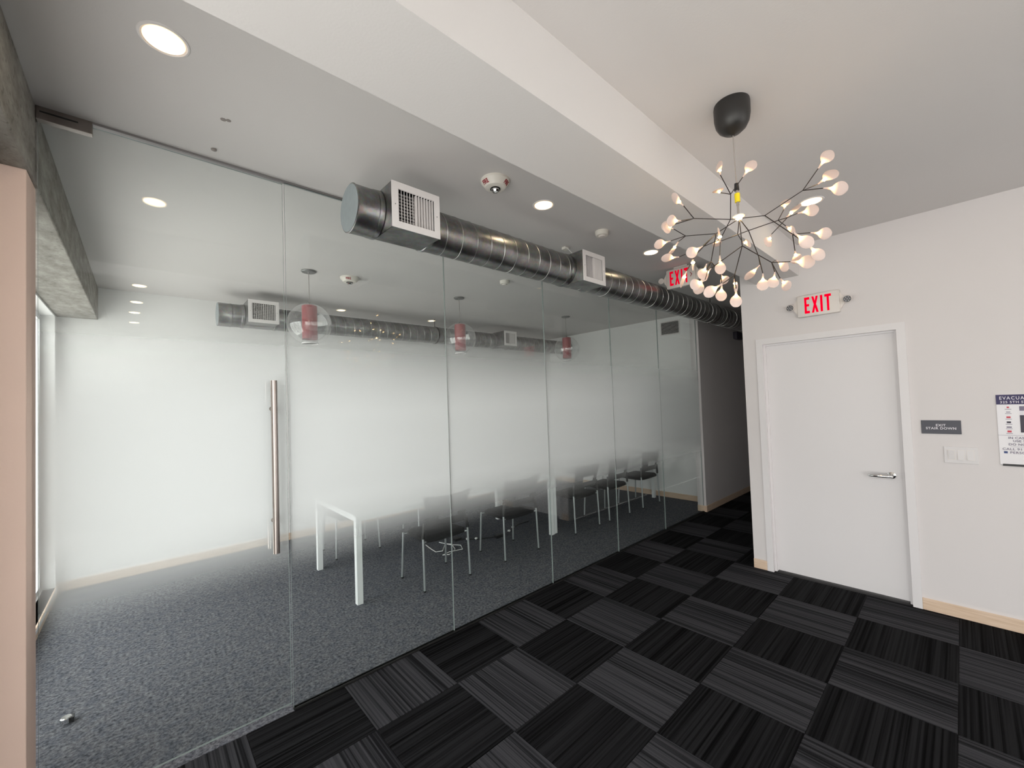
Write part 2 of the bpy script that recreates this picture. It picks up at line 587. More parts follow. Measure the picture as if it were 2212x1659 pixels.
class MB:
    """collects primitive shapes and links them as one mesh object"""

    def __init__(self):
        self.v, self.f, self.mi = [], [], []

    def add(self, vs, fs, mi=0):
        o = len(self.v)
        self.v += [tuple(p) for p in vs]
        self.f += [tuple(i + o for i in q) for q in fs]
        self.mi += [mi] * len(fs)
        return self

    def box(self, x0, x1, y0, y1, z0, z1, mi=0):
        vs = [(x, y, z) for z in (z0, z1) for y in (y0, y1) for x in (x0, x1)]
        fs = [(0, 2, 3, 1), (4, 5, 7, 6), (0, 1, 5, 4), (2, 6, 7, 3), (0, 4, 6, 2), (1, 3, 7, 5)]
        return self.add(vs, fs, mi)

    def bbox(self, x0, x1, y0, y1, z0, z1, b, mi=0):
        """box with chamfered edges"""
        bm = bmesh.new()
        bmesh.ops.create_cube(bm, size=1)
        for v in bm.verts:
            v.co = Vector(((x0 + x1) / 2 + v.co.x * (x1 - x0), (y0 + y1) / 2 + v.co.y * (y1 - y0), (z0 + z1) / 2 + v.co.z * (z1 - z0)))
        bmesh.ops.bevel(bm, geom=list(bm.edges), offset=b, segments=2, affect='EDGES', profile=0.5)
        bm.verts.index_update()
        self.add([v.co[:] for v in bm.verts], [[v.index for v in f.verts] for f in bm.faces], mi)
        bm.free()
        return self

    def cyl(self, p0, p1, r0, r1=None, n=20, caps=True, mi=0):
        p0, p1 = Vector(p0), Vector(p1)
        r1 = r0 if r1 is None else r1
        d = (p1 - p0).normalized()
        a = d.orthogonal().normalized()
        b = d.cross(a)
        vs = []
        for p, r in ((p0, r0), (p1, r1)):
            for i in range(n):
                t = 2 * math.pi * i / n
                vs.append(p + (a * math.cos(t) + b * math.sin(t)) * r)
        fs = [(i, (i + 1) % n, n + (i + 1) % n, n + i) for i in range(n)]
        if caps:
            fs.append(tuple(range(n - 1, -1, -1)))
            fs.append(tuple(range(n, 2 * n)))
        return self.add(vs, fs, mi)

    def lathe(self, prof, o=(0, 0, 0), n=32, axis='z', mi=0):
        """prof: list of (radius, height)"""
        vs, fs = [], []
        for r, h in prof:
            for i in range(n):
                t = 2 * math.pi * i / n
                c, s = r * math.cos(t), r * math.sin(t)
                if axis == 'z':
                    q = (o[0] + c, o[1] + s, o[2] + h)
                elif axis == 'x':
                    q = (o[0] + h, o[1] + c, o[2] + s)
                else:
                    q = (o[0] + s, o[1] + h, o[2] + c)
                vs.append(q)
        for k in range(len(prof) - 1):
            for i in range(n):
                j = (i + 1) % n
                fs.append((k * n + i, k * n + j, (k + 1) * n + j, (k + 1) * n + i))
        if prof[0][0] > 1e-6:
            fs.append(tuple(range(n - 1, -1, -1)))
        if prof[-1][0] > 1e-6:
            m = (len(prof) - 1) * n
            fs.append(tuple(range(m, m + n)))
        return self.add(vs, fs, mi)

    def tube(self, pts, r, n=8, caps=True, mi=0):
        pts = [Vector(p) for p in pts]
        vs, fs = [], []
        a = None
        for k, p in enumerate(pts):
            d = (pts[min(k + 1, len(pts) - 1)] - pts[max(k - 1, 0)]).normalized()
            if a is None:
                a = d.orthogonal().normalized()
            else:
                a = (a - d * a.dot(d)).normalized()
            b = d.cross(a)
            for i in range(n):
                t = 2 * math.pi * i / n
                vs.append(p + (a * math.cos(t) + b * math.sin(t)) * r)
        for k in range(len(pts) - 1):
            for i in range(n):
                j = (i + 1) % n
                fs.append((k * n + i, k * n + j, (k + 1) * n + j, (k + 1) * n + i))
        if caps:
            fs.append(tuple(range(n - 1, -1, -1)))
            m = (len(pts) - 1) * n
            fs.append(tuple(range(m, m + n)))
        return self.add(vs, fs, mi)

    def prism(self, poly, z0, z1, mi=0):
        n = len(poly)
        vs = [(x, y, z0) for x, y in poly] + [(x, y, z1) for x, y in poly]
        fs = [(i, (i + 1) % n, n + (i + 1) % n, n + i) for i in range(n)]
        fs.append(tuple(range(n - 1, -1, -1)))
        fs.append(tuple(range(n, 2 * n)))
        return self.add(vs, fs, mi)

    def mesh(self, name, mats, smooth=False):
        me = bpy.data.meshes.new(name)
        me.from_pydata(self.v, [], self.f)
        for m in (mats if isinstance(mats, (list, tuple)) else [mats]):
            me.materials.append(m)
        for p, i in zip(me.polygons, self.mi):
            p.material_index = i
        bm = bmesh.new()
        bm.from_mesh(me)
        bmesh.ops.recalc_face_normals(bm, faces=bm.faces)
        bm.to_mesh(me)
        bm.free()
        if smooth:
            me.shade_smooth()
            me.set_sharp_from_angle(angle=math.radians(38))
        me.update()
        return me

    def build(self, name, mats, parent=None, smooth=False):
        o = bpy.data.objects.new(name, self.mesh(name, mats, smooth))
        C.objects.link(o)
        if parent is not None:
            o.parent = parent
        return o


def tag(o, label, cat, group=None, kind=None):
    o['label'] = label
    o['category'] = cat
    if group:
        o['group'] = group
    if kind:
        o['kind'] = kind
    return o


def thing(name, label, cat, loc=(0, 0, 0), rotz=0.0, group=None, kind=None):
    o = bpy.data.objects.new(name, None)
    o.empty_display_size = 0.1
    C.objects.link(o)
    o.location = loc
    o.rotation_euler = (0, 0, rotz)
    return tag(o, label, cat, group, kind)


def struct(name, mb, mats, label, cat, smooth=False):
    return tag(mb.build(name, mats, None, smooth), label, cat, kind='structure')


def inst(me, name, parent=None, mw=None):
    o = bpy.data.objects.new(name, me)
    C.objects.link(o)
    if parent is not None:
        o.parent = parent
    if mw is not None:
        o.matrix_local = mw
    return o


def copy_tree(o, parent=None):
    c = o.copy()
    C.objects.link(c)
    if parent is not None:
        c.parent = parent
    for ch in list(o.children):
        copy_tree(ch, c)
    return c


def text_mb(s, size, depth=0.0008, bold=0.0, align='LEFT', xs=1.0, spacing=1.0):
    """lettering as geometry in local x (reading) / y (up)"""
    cu = bpy.data.curves.new('lettering', 'FONT')
    cu.body = s
    cu.size = size
    cu.align_x = align
    cu.extrude = depth / 2
    cu.offset = bold
    cu.space_character = spacing
    cu.resolution_u = 3
    o = bpy.data.objects.new('lettering', cu)
    C.objects.link(o)
    dg = bpy.context.evaluated_depsgraph_get()
    dg.update()
    me = bpy.data.meshes.new_from_object(o.evaluated_get(dg))
    mb = MB()
    mb.add([(v.co.x * xs, v.co.y, v.co.z) for v in me.vertices], [list(p.vertices) for p in me.polygons])
    bpy.data.objects.remove(o)
    bpy.data.curves.remove(cu)
    bpy.data.meshes.remove(me)
    return mb


# local x -> -Y (reading direction), y -> Z, z -> -X : a panel on a wall that faces the lobby
FACE_MX = Matrix(((0, 0, -1, 0), (-1, 0, 0, 0), (0, 1, 0, 0), (0, 0, 0, 1)))


def wall_frame(x, y, z):
    m = FACE_MX.copy()
    m.translation = Vector((x, y, z))
    return m


# ------------------------------------------------------------------ floors
fl = struct('floor', MB().box(XW - 0.2, W + 0.12, YB, D, -0.16, -0.006).box(W + 0.12, HX, YC, YP + 0.06, -0.16, -0.006),
            M['subfloor'], 'lobby floor laid with striped charcoal carpet tiles in a quarter-turn checker', 'floor')
T = 0.5
tx0, ty0 = 0.8903, 0.0882
tile_mesh = {}


def tile_me(w, d, k):
    key = (round(w, 4), round(d, 4), k)
    if key not in tile_mesh:
        e = 0.0022
        mb = MB()
        vs = [(0, 0, -0.006), (w, 0, -0.006), (w, d, -0.006), (0, d, -0.006),
              (0, 0, -0.002), (w, 0, -0.002), (w, d, -0.002), (0, d, -0.002),
              (e, e, 0), (w - e, e, 0), (w - e, d - e, 0), (e, d - e, 0)]
        fs = [(0, 1, 5, 4), (1, 2, 6, 5), (2, 3, 7, 6), (3, 0, 4, 7), (4, 5, 9, 8), (5, 6, 10, 9), (6, 7, 11, 10), (7, 4, 8, 11), (8, 9, 10, 11)]
        mb.add(vs, fs)
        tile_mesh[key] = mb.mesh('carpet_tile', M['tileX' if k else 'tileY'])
    return tile_mesh[key]


for i in range(-4, 17):
    for j in range(-7, 5):
        x0, x1 = tx0 + i * T, tx0 + (i + 1) * T
        y0, y1 = ty0 + j * T, ty0 + (j + 1) * T
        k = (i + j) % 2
        rects = []
        # lobby part and hallway part of this cell
        for (ax, bx, ay, by) in ((XW, W if y0 < YC else W, YB, D - 0.014), (W, 8.6, YC, YP)):
            cx0, cx1, cy0, cy1 = max(x0, ax), min(x1, bx), max(y0, ay), min(y1, by)
            if cx1 - cx0 > 0.01 and cy1 - cy0 > 0.01:
                rects.append([cx0, cx1, cy0, cy1])
        if len(rects) == 2 and rects[0][2] == rects[1][2] and rects[0][3] == rects[1][3]:
            rects = [[rects[0][0], rects[1][1], rects[0][2], rects[0][3]]]
        for cx0, cx1, cy0, cy1 in rects:
            g = 0.0008
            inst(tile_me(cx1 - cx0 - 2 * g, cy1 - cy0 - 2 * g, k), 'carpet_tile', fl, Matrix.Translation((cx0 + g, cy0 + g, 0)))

struct('floor_meeting_room', MB().box(XW - 0.2, XE + 0.15, D, YF + 0.15, -0.16, 0.0).box(XW, 0.62, D - 0.013, D, -0.16, 0.0),
       M['confcarpet'], 'heathered blue-grey carpet of the meeting room behind the glass', 'carpet')

# ------------------------------------------------------------------ ceiling, soffit, concrete beam
struct('ceiling', MB().box(XW - 0.2, HX, YB - 0.15, YF + 0.15, H, H + 0.12), M['ceiling'], 'flat white painted ceiling over lobby and meeting room', 'ceiling')
struct('ceiling_soffit', MB().box(XC, W, 0.930, 1.272, 2.702, H), M['ceiling'], 'white boxed soffit beam running across the lobby ceiling', 'soffit')
struct('ceiling_concrete_beam', MB().bbox(XW - 0.19, XC, YB, YF, 2.645, H, 0.006), M['concrete'], 'rough grey concrete beam along the window side at the ceiling', 'beam')
struct('wall_column', MB().bbox(XW - 0.19, XC - 0.008, 2.43, 2.62, 0, 2.645, 0.004), M['column'], 'blush column beside the glass door under the concrete beam', 'column')

# ------------------------------------------------------------------ walls
DY0, DY1, DZ = 0.272, 1.296, 2.174       # outer edges of the stair door frame
w = MB()
w.box(W, W + 0.12, YB, DY0 + 0.02, 0, H)
w.box(W, W + 0.12, DY1 - 0.02, YC, 0, H)
w.box(W, W + 0.12, DY0 + 0.02, DY1 - 0.02, DZ - 0.02, H)
struct('wall_right', w, M['wall'], 'white painted wall with the stair door and exit sign', 'wall')
struct('wall_hall_near', MB().box(W + 0.12, HX, YC - 0.12, YC, 0, H), M['wall'], 'hallway wall running back from the corner beside the stair door', 'wall')
struct('wall_hall_end', MB().box(HX, HX + 0.12, YC - 0.12, YP + 0.12, 0, H), M['wall'], 'wall closing the far end of the dark hallway', 'wall')
struct('wall_partition', MB().box(XS, HX, YP, 2.64, 0, H), M['wall'], 'white partition wall between the glass and the dark hallway', 'wall')
struct('wall_meeting_room_end', MB().box(XE, XE + 0.12, 2.64, YF, 0, H), M['wall_conf'], 'white end wall of the meeting room with a small air return', 'wall')
struct('wall_meeting_room_far', MB().box(XW - 0.2, XE + 0.12, YF, YF + 0.12, 0, H), M['wall_conf'], 'long white wall at the back of the meeting room', 'wall')
w = MB()
X0, X1 = XW - 0.18, XW


def ext(y0, y1, z0, z1):
    w.box(X0, X1, y0, y1, z0, z1)


edges = [YB]
for a, b in LOBBY_WIN:
    edges += [a, b]
edges += [CONF_WIN[0], CONF_WIN[1], YF]
for k in range(0, len(edges), 2):
    ext(edges[k], edges[k + 1], 0, 2.645)
for a, b in LOBBY_WIN:
    ext(a, b, 0, LWZ[0])
    ext(a, b, LWZ[1], 2.645)
ext(CONF_WIN[0], CONF_WIN[1], 0, CWZ[0])
ext(CONF_WIN[0], CONF_WIN[1], CWZ[1], 2.645)
struct('wall_exterior', w, M['wall_conf'], 'exterior wall with tall windows on the left side', 'wall')
w = MB()
be = [XW - 0.2]
for a, b in ADDED_BACK_WIN:
    be += [a, b]
be += [W + 0.12]
for k in range(0, len(be), 2):
    w.box(be[k], be[k + 1], YB - 0.18, YB, 0, H)
struct('wall_back', w, M['wall'], 'white lobby wall behind the viewer, opened for the added window', 'wall')


def window(n, y0, y1, z0, z1, panes, label, back=False):
    root = thing('window_%d' % n, label, 'window', (XW - 0.12, y0, z0), kind='structure')
    if back:
        root.location = (y1, YB - 0.12, z0)
        root.rotation_euler = (0, 0, math.pi / 2)
    L, hh = y1 - y0, z1 - z0
    t = 0.05
    fr = MB()
    fr.box(-0.03, 0.03, 0, L, 0, t).box(-0.03, 0.03, 0, L, hh - t, hh).box(-0.03, 0.03, 0, t, t, hh - t).box(-0.03, 0.03, L - t, L, t, hh - t)
    fr.build('window_frame', M['winframe'], root)
    for k in range(1, panes):
        y = L * k / panes
        MB().box(-0.025, 0.025, y - 0.02, y + 0.02, t, hh - t).build('mullion', M['winframe'], root)
    for k in range(panes):
        a = L * k / panes + (t if k == 0 else 0.02)
        b = L * (k + 1) / panes - (t if k == panes - 1 else 0.02)
        MB().box(-0.003, 0.003, a, b, t, hh - t).build('pane', M['winglass'], root)
    if back:
        sh = MB().add([(0.06, 0.004, 0.004), (0.06, L - 0.004, 0.004), (0.06, L - 0.004, hh - 0.004), (0.06, 0.004, hh - 0.004)], [(0, 1, 2, 3)])
        sh.build('added_fill_shade', M['shade'], root)  # added light-spreading sheet, out of view, fills the lobby from behind
    else:
        MB().bbox(0.04, 0.135, 0, L, -0.03, 0.0, 0.003).build('window_sill', M['winframe'], root)
    return root


names = ['lobby side window behind the viewer', 'lobby side window nearest the blush column']
for k, (a, b) in enumerate(LOBBY_WIN):
    window(k + 1, a, b, LWZ[0], LWZ[1], 2, names[k] + ' with two tall panes')
for k, (a, b) in enumerate(ADDED_BACK_WIN):
    window(5 + k - 1, a, b, BWZ[0], BWZ[1], 3, 'unseen wide window with a white shade, added behind the viewer to brighten the lobby', True)
window(3, CONF_WIN[0], CONF_WIN[1], CWZ[0], CWZ[1], 4, 'meeting room window of four tall panes seen behind the glass door')


def base(name, segs, label):
    mb = MB()
    for (x0, x1, y0, y1) in segs:
        mb.bbox(x0, x1, y0, y1, 0, 0.086, 0.003)
    return struct(name, mb, M['maple'], label, 'baseboard')


base('baseboard_right', [(W - 0.012, W, YB, DY0), (W - 0.012, W, DY1, YC)], 'pale maple baseboard along the wall with the stair door')
base('baseboard_hall', [(XS - 0.012, XS, YP, 2.64), (XS - 0.012, HX, YP - 0.012, YP)], 'pale maple baseboard around the partition wall end and hallway')
base('baseboard_end', [(XE - 0.012, XE, 2.64, YF)], 'pale maple baseboard on the end wall of the meeting room')
base('baseboard_far', [(XW, XE, YF - 0.012, YF)], 'pale maple baseboard along the back wall of the meeting room')
base('baseboard_window', [(XW, XW + 0.012, 2.62, YF)], 'pale baseboard under the meeting room window')

# ------------------------------------------------------------------ stair door
d1 = thing('door_1', 'white flush stair door in a white metal frame with chrome lever', 'door', (W, 0, 0), kind='structure')
fw_ = 0.052
fr = MB()
fr.box(-0.012, 0.10, DY1 - fw_, DY1, 0, DZ).box(-0.012, 0.10, DY0, DY0 + fw_, 0, DZ).box(-0.012, 0.10, DY0 + fw_, DY1 - fw_, DZ - fw_, DZ)
fr.build('door_frame', M['doorpaint'], d1)
st = MB()
sx = 0.030
st.box(sx, 0.10, DY1 - fw_ - 0.016, DY1 - fw_, 0, DZ - fw_).box(sx, 0.10, DY0 + fw_, DY0 + fw_ + 0.016, 0, DZ - fw_).box(sx, 0.10, DY0 + fw_ + 0.016, DY1 - fw_ - 0.016, DZ - fw_ - 0.016, DZ - fw_)
st.build('door_stop', M['doorpaint'], d1)
MB().bbox(0.050, 0.094, DY0 + fw_ + 0.004, DY1 - fw_ - 0.004, 0.012, DZ - fw_ - 0.004, 0.002).build('door_leaf', M['doorpaint'], d1)
hd = MB()
hy, hz = 0.405, 0.977
hd.lathe([(0.026, 0), (0.026, -0.006), (0.013, -0.010), (0.011, -0.012)], (0.050, hy, hz), 24, 'x')
hd.cyl((0.040, hy, hz), (-0.028, hy, hz), 0.011, n=16)
hd.tube([(-0.020, hy - 0.006, hz), (-0.030, hy, hz), (-0.034, hy + 0.02, hz), (-0.034, hy + 0.06, hz), (-0.033, hy + 0.10, hz), (-0.026, hy + 0.122, hz), (-0.012, hy + 0.128, hz)], 0.0125, 16)
hd.build('lever_handle', M['chrome'], d1, True)

# ------------------------------------------------------------------ glass partition
joints = [0.616, 1.688, 2.765, 3.825, 4.87, 5.995]


def glass_pane(name, x0, x1, z0, z1, parent):
    mb = MB()
    t = 0.006
    mb.box(x0, x1, -t, t, z0, z1)
    mb.mi = [1, 1, 0, 0, 1, 1]
    o = mb.build(name, [M['glass'], M['glassedge']], parent)
    f = MB()
    yf_ = -t - 0.0008      # on the lobby face of the glass
    f.add([(x0 + .002, yf_, z0 + .002), (x1 - .002, yf_, z0 + .002), (x1 - .002, yf_, z1 - .002), (x0 + .002, yf_, z1 - .002)], [(0, 1, 2, 3)])
    f.build('frosted_film', M['film'], o)
    return o


wg = thing('wall_glass', 'frameless glass partition with frosted gradient film in front of the meeting room', 'glass wall', (0, D, 0), kind='structure')
for k in range(5):
    glass_pane('glass_panel', joints[k] + 0.0013, joints[k + 1] - 0.0013, 0.010, H - 0.012, wg)
    if k:
        MB().box(joints[k] - 0.0012, joints[k] + 0.0012, -0.0058, 0.0058, 0.012, H - 0.014).build('silicone_joint', M['channel'], wg)
MB().box(joints[0], XS, -0.013, 0.013, 0, 0.010).build('floor_channel', M['blackgap'], wg)
MB().box(XC, XS, -0.012, 0.012, H - 0.010, H).build('ceiling_channel', M['channel'], wg)

d2 = thing('door_2', 'frameless frosted glass door with a long vertical steel pull bar', 'glass door', (0, D, 0), kind='structure')
glass_pane('glass_leaf', XC + 0.006, 0.607, 0.038, H - 0.020, d2)
pt = MB()
pt.bbox(XC + 0.001, -0.156, -0.016, 0.016, 2.917, H - 0.002, 0.002)
pt.build('patch_fitting', M['patch'], d2)
MB().box(XC + 0.012, -0.20, -0.0165, 0.0165, 2.948, 2.955).build('patch_cover_line', M['blackgap'], d2)
for s, nm in ((-1, 'pull_bar'), (1, 'inner_pull_bar')):
    hb = MB()
    hb.cyl((0.534, s * 0.062, 0.894), (0.534, s * 0.062, 1.822), 0.0165, n=24)
    o = hb.build(nm, M['steel'], d2, True)
    for z in (1.062, 1.669):
        sb = MB()
        sb.cyl((0.534, s * 0.050, z), (0.534, s * 0.012, z), 0.0095, n=16)
        sb.lathe([(0.0, s * 0.021), (0.008, s * 0.020), (0.013, s * 0.014), (0.013, s * 0.0075)], (0.534, 0, z), 16, 'y')
        sb.build('standoff', M['steel'], o, True)

# ------------------------------------------------------------------ recessed downlights


def make_downlight(name, x, y, label, group):
    t = thing(name, label, 'downlight', (x, y, H), group=group)
    MB().lathe([(0.060, -0.0005), (0.066, -0.0045), (0.072, -0.003), (0.074, 0.0)], n=36).build('trim_ring', M['white'], t, True)
    MB().lathe([(0.0, -0.003), (0.059, -0.003), (0.060, -0.001), (0.060, 0.0)], n=36).build('lens', M['downlight'], t, True)
    return t


g1 = 'recessed downlights in the lobby ceiling'
dl = make_downlight('recessed_downlight', 0.067, 1.822, 'large glowing round downlight at upper left, nearest the concrete beam', g1)


def place_dl(x, y, label):
    o = copy_tree(dl)
    o.location = (x, y, H)
    o['label'] = label


place_dl(2.016, 1.823, 'glowing round ceiling downlight just past the fire strobe')
place_dl(3.444, 1.831, 'glowing ceiling downlight in front of the hanging hallway exit sign')
place_dl(3.451, 0.640, 'glowing ceiling downlight behind the right side of the branching chandelier')
place_dl(-0.010, -0.424, 'ceiling downlight behind the viewer, nearest reflection of the four stacked in the glass door')
place_dl(-0.037, -1.250, 'ceiling downlight behind the viewer, second of the stacked reflections in the glass door')
place_dl(-0.059, -1.910, 'ceiling downlight behind the viewer, third of the stacked reflections in the glass door')
place_dl(-0.071, -2.668, 'ceiling downlight behind the viewer, lowest of the stacked reflections in the glass door')
place_dl(1.998, -0.404, 'ceiling downlight seen only as a reflection beside the first red pendant')
place_dl(3.37, -0.369, 'ceiling downlight seen only as a reflection left of the middle red pendant')

# ------------------------------------------------------------------ ceiling devices


def cone_text(s, size, r0, z0, r1, z1, az, mat, parent, name):
    """lettering wrapped on a cone band; top edge r0,z0 bottom edge r1,z1"""
    mb = text_mb(s, size, 0.0006, 0.0012, 'CENTER', 0.85, 1.05)
    hgt = size * 0.72
    out = []
    for x, y, z in mb.v:
        k = y / hgt
        r = r1 + (r0 - r1) * (0.2 + 0.6 * k)
        zz = z1 + (z0 - z1) * (0.2 + 0.6 * k)
        a = az + x / r
        r += 0.0008 + z
        out.append((r * math.cos(a), r * math.sin(a), zz))
    mb.v = out
    mb.build(name, mat, parent)


def strobe(x, y, r, label, azs):
    t = thing('fire_strobe', label, 'fire alarm', (x, y, H))
    MB().lathe([(r * 1.0, 0.0), (r * 1.0, -0.012), (r * 0.72, -0.042), (r * 0.70, -0.045), (r * 0.52, -0.049), (0.0, -0.049)], n=40).build('housing', M['detector'], t, True)
    MB().lathe([(r * 0.34, -0.047), (r * 0.36, -0.053), (r * 0.31, -0.054)], n=28).build('lens_ring', M['dark'], t, True)
    dm = MB()
    dm.lathe([(r * 0.31, -0.050), (r * 0.29, -0.060), (r * 0.20, -0.070), (0.0, -0.074)], n=9)
    dm.build('strobe_lens', M['chrome'], t)
    for a in azs:
        cone_text('FIRE', r * 0.34, r * 1.0, -0.012, r * 0.72, -0.042, a, M['printred'], t, 'fire_lettering')
    return t


def az_to_cam(x, y, off=0):
    return math.atan2(-y, -x) + math.radians(off)


strobe(1.567, 1.795, 0.085, 'round ivory ceiling strobe with red FIRE lettering in the lobby', [az_to_cam(1.567, 1.795, -52), az_to_cam(1.567, 1.795, 68)])
strobe(1.571, 4.088, 0.088, 'round ivory FIRE strobe on the meeting room ceiling between pendants', [az_to_cam(1.571, 4.088, -8), az_to_cam(1.571, 4.088, 112)])


def detector(x, y, label):
    t = thing('smoke_detector', label, 'smoke detector', (x, y, H), group='smoke detectors')
    MB().lathe([(0.052, 0), (0.052, -0.018), (0.046, -0.034), (0.030, -0.036), (0.0, -0.036)], n=32).build('housing', M['detector'], t, True)
    MB().lathe([(0.028, -0.035), (0.024, -0.045), (0.0, -0.046)], n=24).build('sensing_chamber', M['plastic'], t, True)


detector(2.696, 1.835, 'small white smoke detector on the lobby ceiling near the second duct grille')
detector(2.931, 3.257, 'small white smoke detector on the meeting room ceiling behind glass')
a1 = tag(MB().lathe([(0.012, 0), (0.012, -0.006), (0.005, -0.010), (0.0, -0.010)], (0.276, 2.446, H), 16).build('ceiling_plug', M['wire'], None, True), 'tiny round ceiling plug close to the top of the glass door', 'plug')
a2 = tag(MB().lathe([(0.011, 0), (0.011, -0.002), (0.0, -0.002)], (0.281, 2.167, H), 16).lathe([(0.009, 0), (0.009, -0.0025), (0.0, -0.0025)], (0.300, 2.160, H), 16).build('ceiling_patch', M['wire'], None, True), 'faint filled patch mark on the ceiling before the glass door', 'patch')
# ------------------------------------------------------------------ spiral ducts with supply grilles


def grille(parent, x0, x1, yf, z0, z1, yb, name='grille_box', side_bars=True):
    gb = MB()
    t = 0.0015
    gb.box(x0, x1, yf, yb, z0, z0 + t).box(x0, x1, yf, yb, z1 - t, z1).box(x0, x0 + t, yf, yb, z0, z1).box(x1 - t, x1, yf, yb, z0, z1)
    gb.box(x0 + t, x1 - t, yf + 0.055, yf + 0.057, z0 + t, z1 - t, 1)
    b = gb.build(name, [M['galv'], M['dark']], parent)
    e = 0.034
    fr = MB()
    y1 = yf - 0.005
    fr.box(x0 - .002, x1 + .002, y1, yf, z0 - .002, z0 + e).box(x0 - .002, x1 + .002, y1, yf, z1 - e, z1 + .002)
    fr.box(x0 - .002, x0 + e, y1, yf, z0 + e, z1 - e).box(x1 - e, x1 + .002, y1, yf, z0 + e, z1 - e)
    fr.box(x0 + e - .002, x1 - e + .002, yf, yf + 0.003, z0 + e - .003, z0 + e).box(x0 + e - .002, x1 - e + .002, yf, yf + 0.003, z1 - e, z1 - e + .003)
    fr.build('grille_frame', M['white'], b)
    for sx_ in (x0 + e * 0.5, x1 - e * 0.5):
        MB().cyl((sx_, y1, (z0 + z1) / 2), (sx_, y1 - 0.0015, (z0 + z1) / 2), 0.003, n=10).build('screw', M['nickel'], b)
    n = 13
    wi = x1 - x0 - 2 * e
    hz_ = z1 - z0 - 2 * e
    vane = MB().box(-0.0011, 0.0011, -0.011, 0.011, -hz_ / 2, hz_ / 2).mesh('vane', M['white'])
    for k in range(n):
        cx = x0 + e + wi * (k + 0.5) / n
        ang = -0.42 if k < n / 2 - 0.5 else 0.16
        m = Matrix.Translation((cx, yf + 0.010, (z0 + z1) / 2)) @ Matrix.Rotation(ang, 4, 'Z')
        inst(vane, 'vane', b, m)
    rb = MB().box(-wi / 2, wi / 2, -0.008, 0.008, -0.0009, 0.0009).mesh('rear_bar', M['white'])
    nr = 10
    for k in range(nr):
        z = z0 + e + hz_ * (k + 0.5) / nr
        inst(rb, 'rear_bar', b, Matrix.Translation(((x0 + x1) / 2, yf + 0.034, z)))
    return b


def duct(label, xs, xe, y, z, r, boxes, yf, zoff, seam0, hanger_x):
    t = thing('spiral_duct', label, 'air duct', (0, 0, 0))
    cap = MB()
    cap.lathe([(r - 0.002, 0.0), (r + 0.0035, 0.003), (r + 0.001, 0.008), (r + 0.001, 0.105), (r + 0.004, 0.112), (r + 0.004, 0.120), (r + 0.001, 0.126), (r, 0.13)], (xs, y, z), 64, 'x')
    c = cap.build('end_cap', M['galv'], t, True)
    MB().cyl((xs - 0.001, y, z), (xs + 0.002, y, z), r - 0.003, n=48).build('end_disc', M['disc'], t)
    p = MB()
    p.lathe([(r, xs + 0.12), (r, xe)], (0, y, z), 64, 'x')
    p.build('pipe', M['galv'], t, True)
    pitch = 0.115
    pts = []
    n = int((xe - seam0) / pitch * 40)
    for k in range(n + 1):
        a = 2 * math.pi * k / 40
        pts.append((seam0 + pitch * k / 40, y + (r + 0.0005) * math.cos(a), z + (r + 0.0005) * math.sin(a)))
    MB().tube(pts, 0.0020, 5).build('spiral_seam', M['seam'], t, True)
    for (a, b) in boxes:
        grille(t, a, b, yf, z - 0.121 + zoff, z + 0.121 + zoff, y + 0.02)
        for q in (a, b):
            s = -1 if q == a else 1
            MB().lathe([(r + 0.001, s * 0.0), (r + 0.006, s * 0.004), (r + 0.004, s * 0.028), (r + 0.001, s * 0.034)], (q, y, z), 64, 'x').build('collar', M['galv'], t, True)
            for dx in (0.04, 0.02, -0.02):
                pass
    for hx in hanger_x:
        MB().lathe([(r + 0.0045, -0.012), (r + 0.0045, 0.012)], (hx, y, z), 48, 'x').build('hanger_strap', M['rod'], t, True)
        MB().cyl((hx, y, z + r), (hx, y, H), 0.004, n=10).build('hanger_rod', M['rod'], t)
    return t


du = duct('galvanized spiral duct with two white grilles in front of the glass wall', 0.832, 8.6, 2.148, 2.728, 0.126, [(0.981, 1.269), (2.592, 2.882)], 1.95, -0.005, 1.315, [5.525])
duct('galvanized spiral duct along the back wall of the meeting room, behind glass', 0.615, XE - 0.002, 5.36, 2.728, 0.126, [(0.858, 1.150), (4.52, 4.80)], 5.08, 0.018, 1.20, [3.35])

MB().bbox(2.693, 2.743, 2.206, 2.246, H - 0.022, H, 0.003).build('sensor_bracket', M['detector'], du)
MB().tube([(2.693, 2.206, H - 0.012), (2.683, 2.176, H - 0.03), (2.683, 2.126, H - 0.09), (2.708, 2.066, H - 0.15), (2.733, 2.038, H - 0.20), (2.743, 2.0205, H - 0.235)], 0.0028, 8).build('sensor_cable', M['cablewhite'], du, True)

# ------------------------------------------------------------------ exit signs
EX = {
    'E': [(0, 0), (.36, 0), (.36, .15), (.15, .15), (.15, .43), (.33, .43), (.33, .57), (.15, .57), (.15, .85), (.36, .85), (.36, 1), (0, 1)],
    'X': [(0, 0), (.155, 0), (.235, .30), (.315, 0), (.47, 0), (.315, .505), (.46, 1), (.31, 1), (.235, .72), (.16, 1), (.01, 1), (.155, .505)],
    'I': [(0, 0), (.155, 0), (.155, 1), (0, 1)],
    'T': [(.145, 0), (.295, 0), (.295, .85), (.44, .85), (.44, 1), (0, 1), (0, .85), (.145, .85)],
}


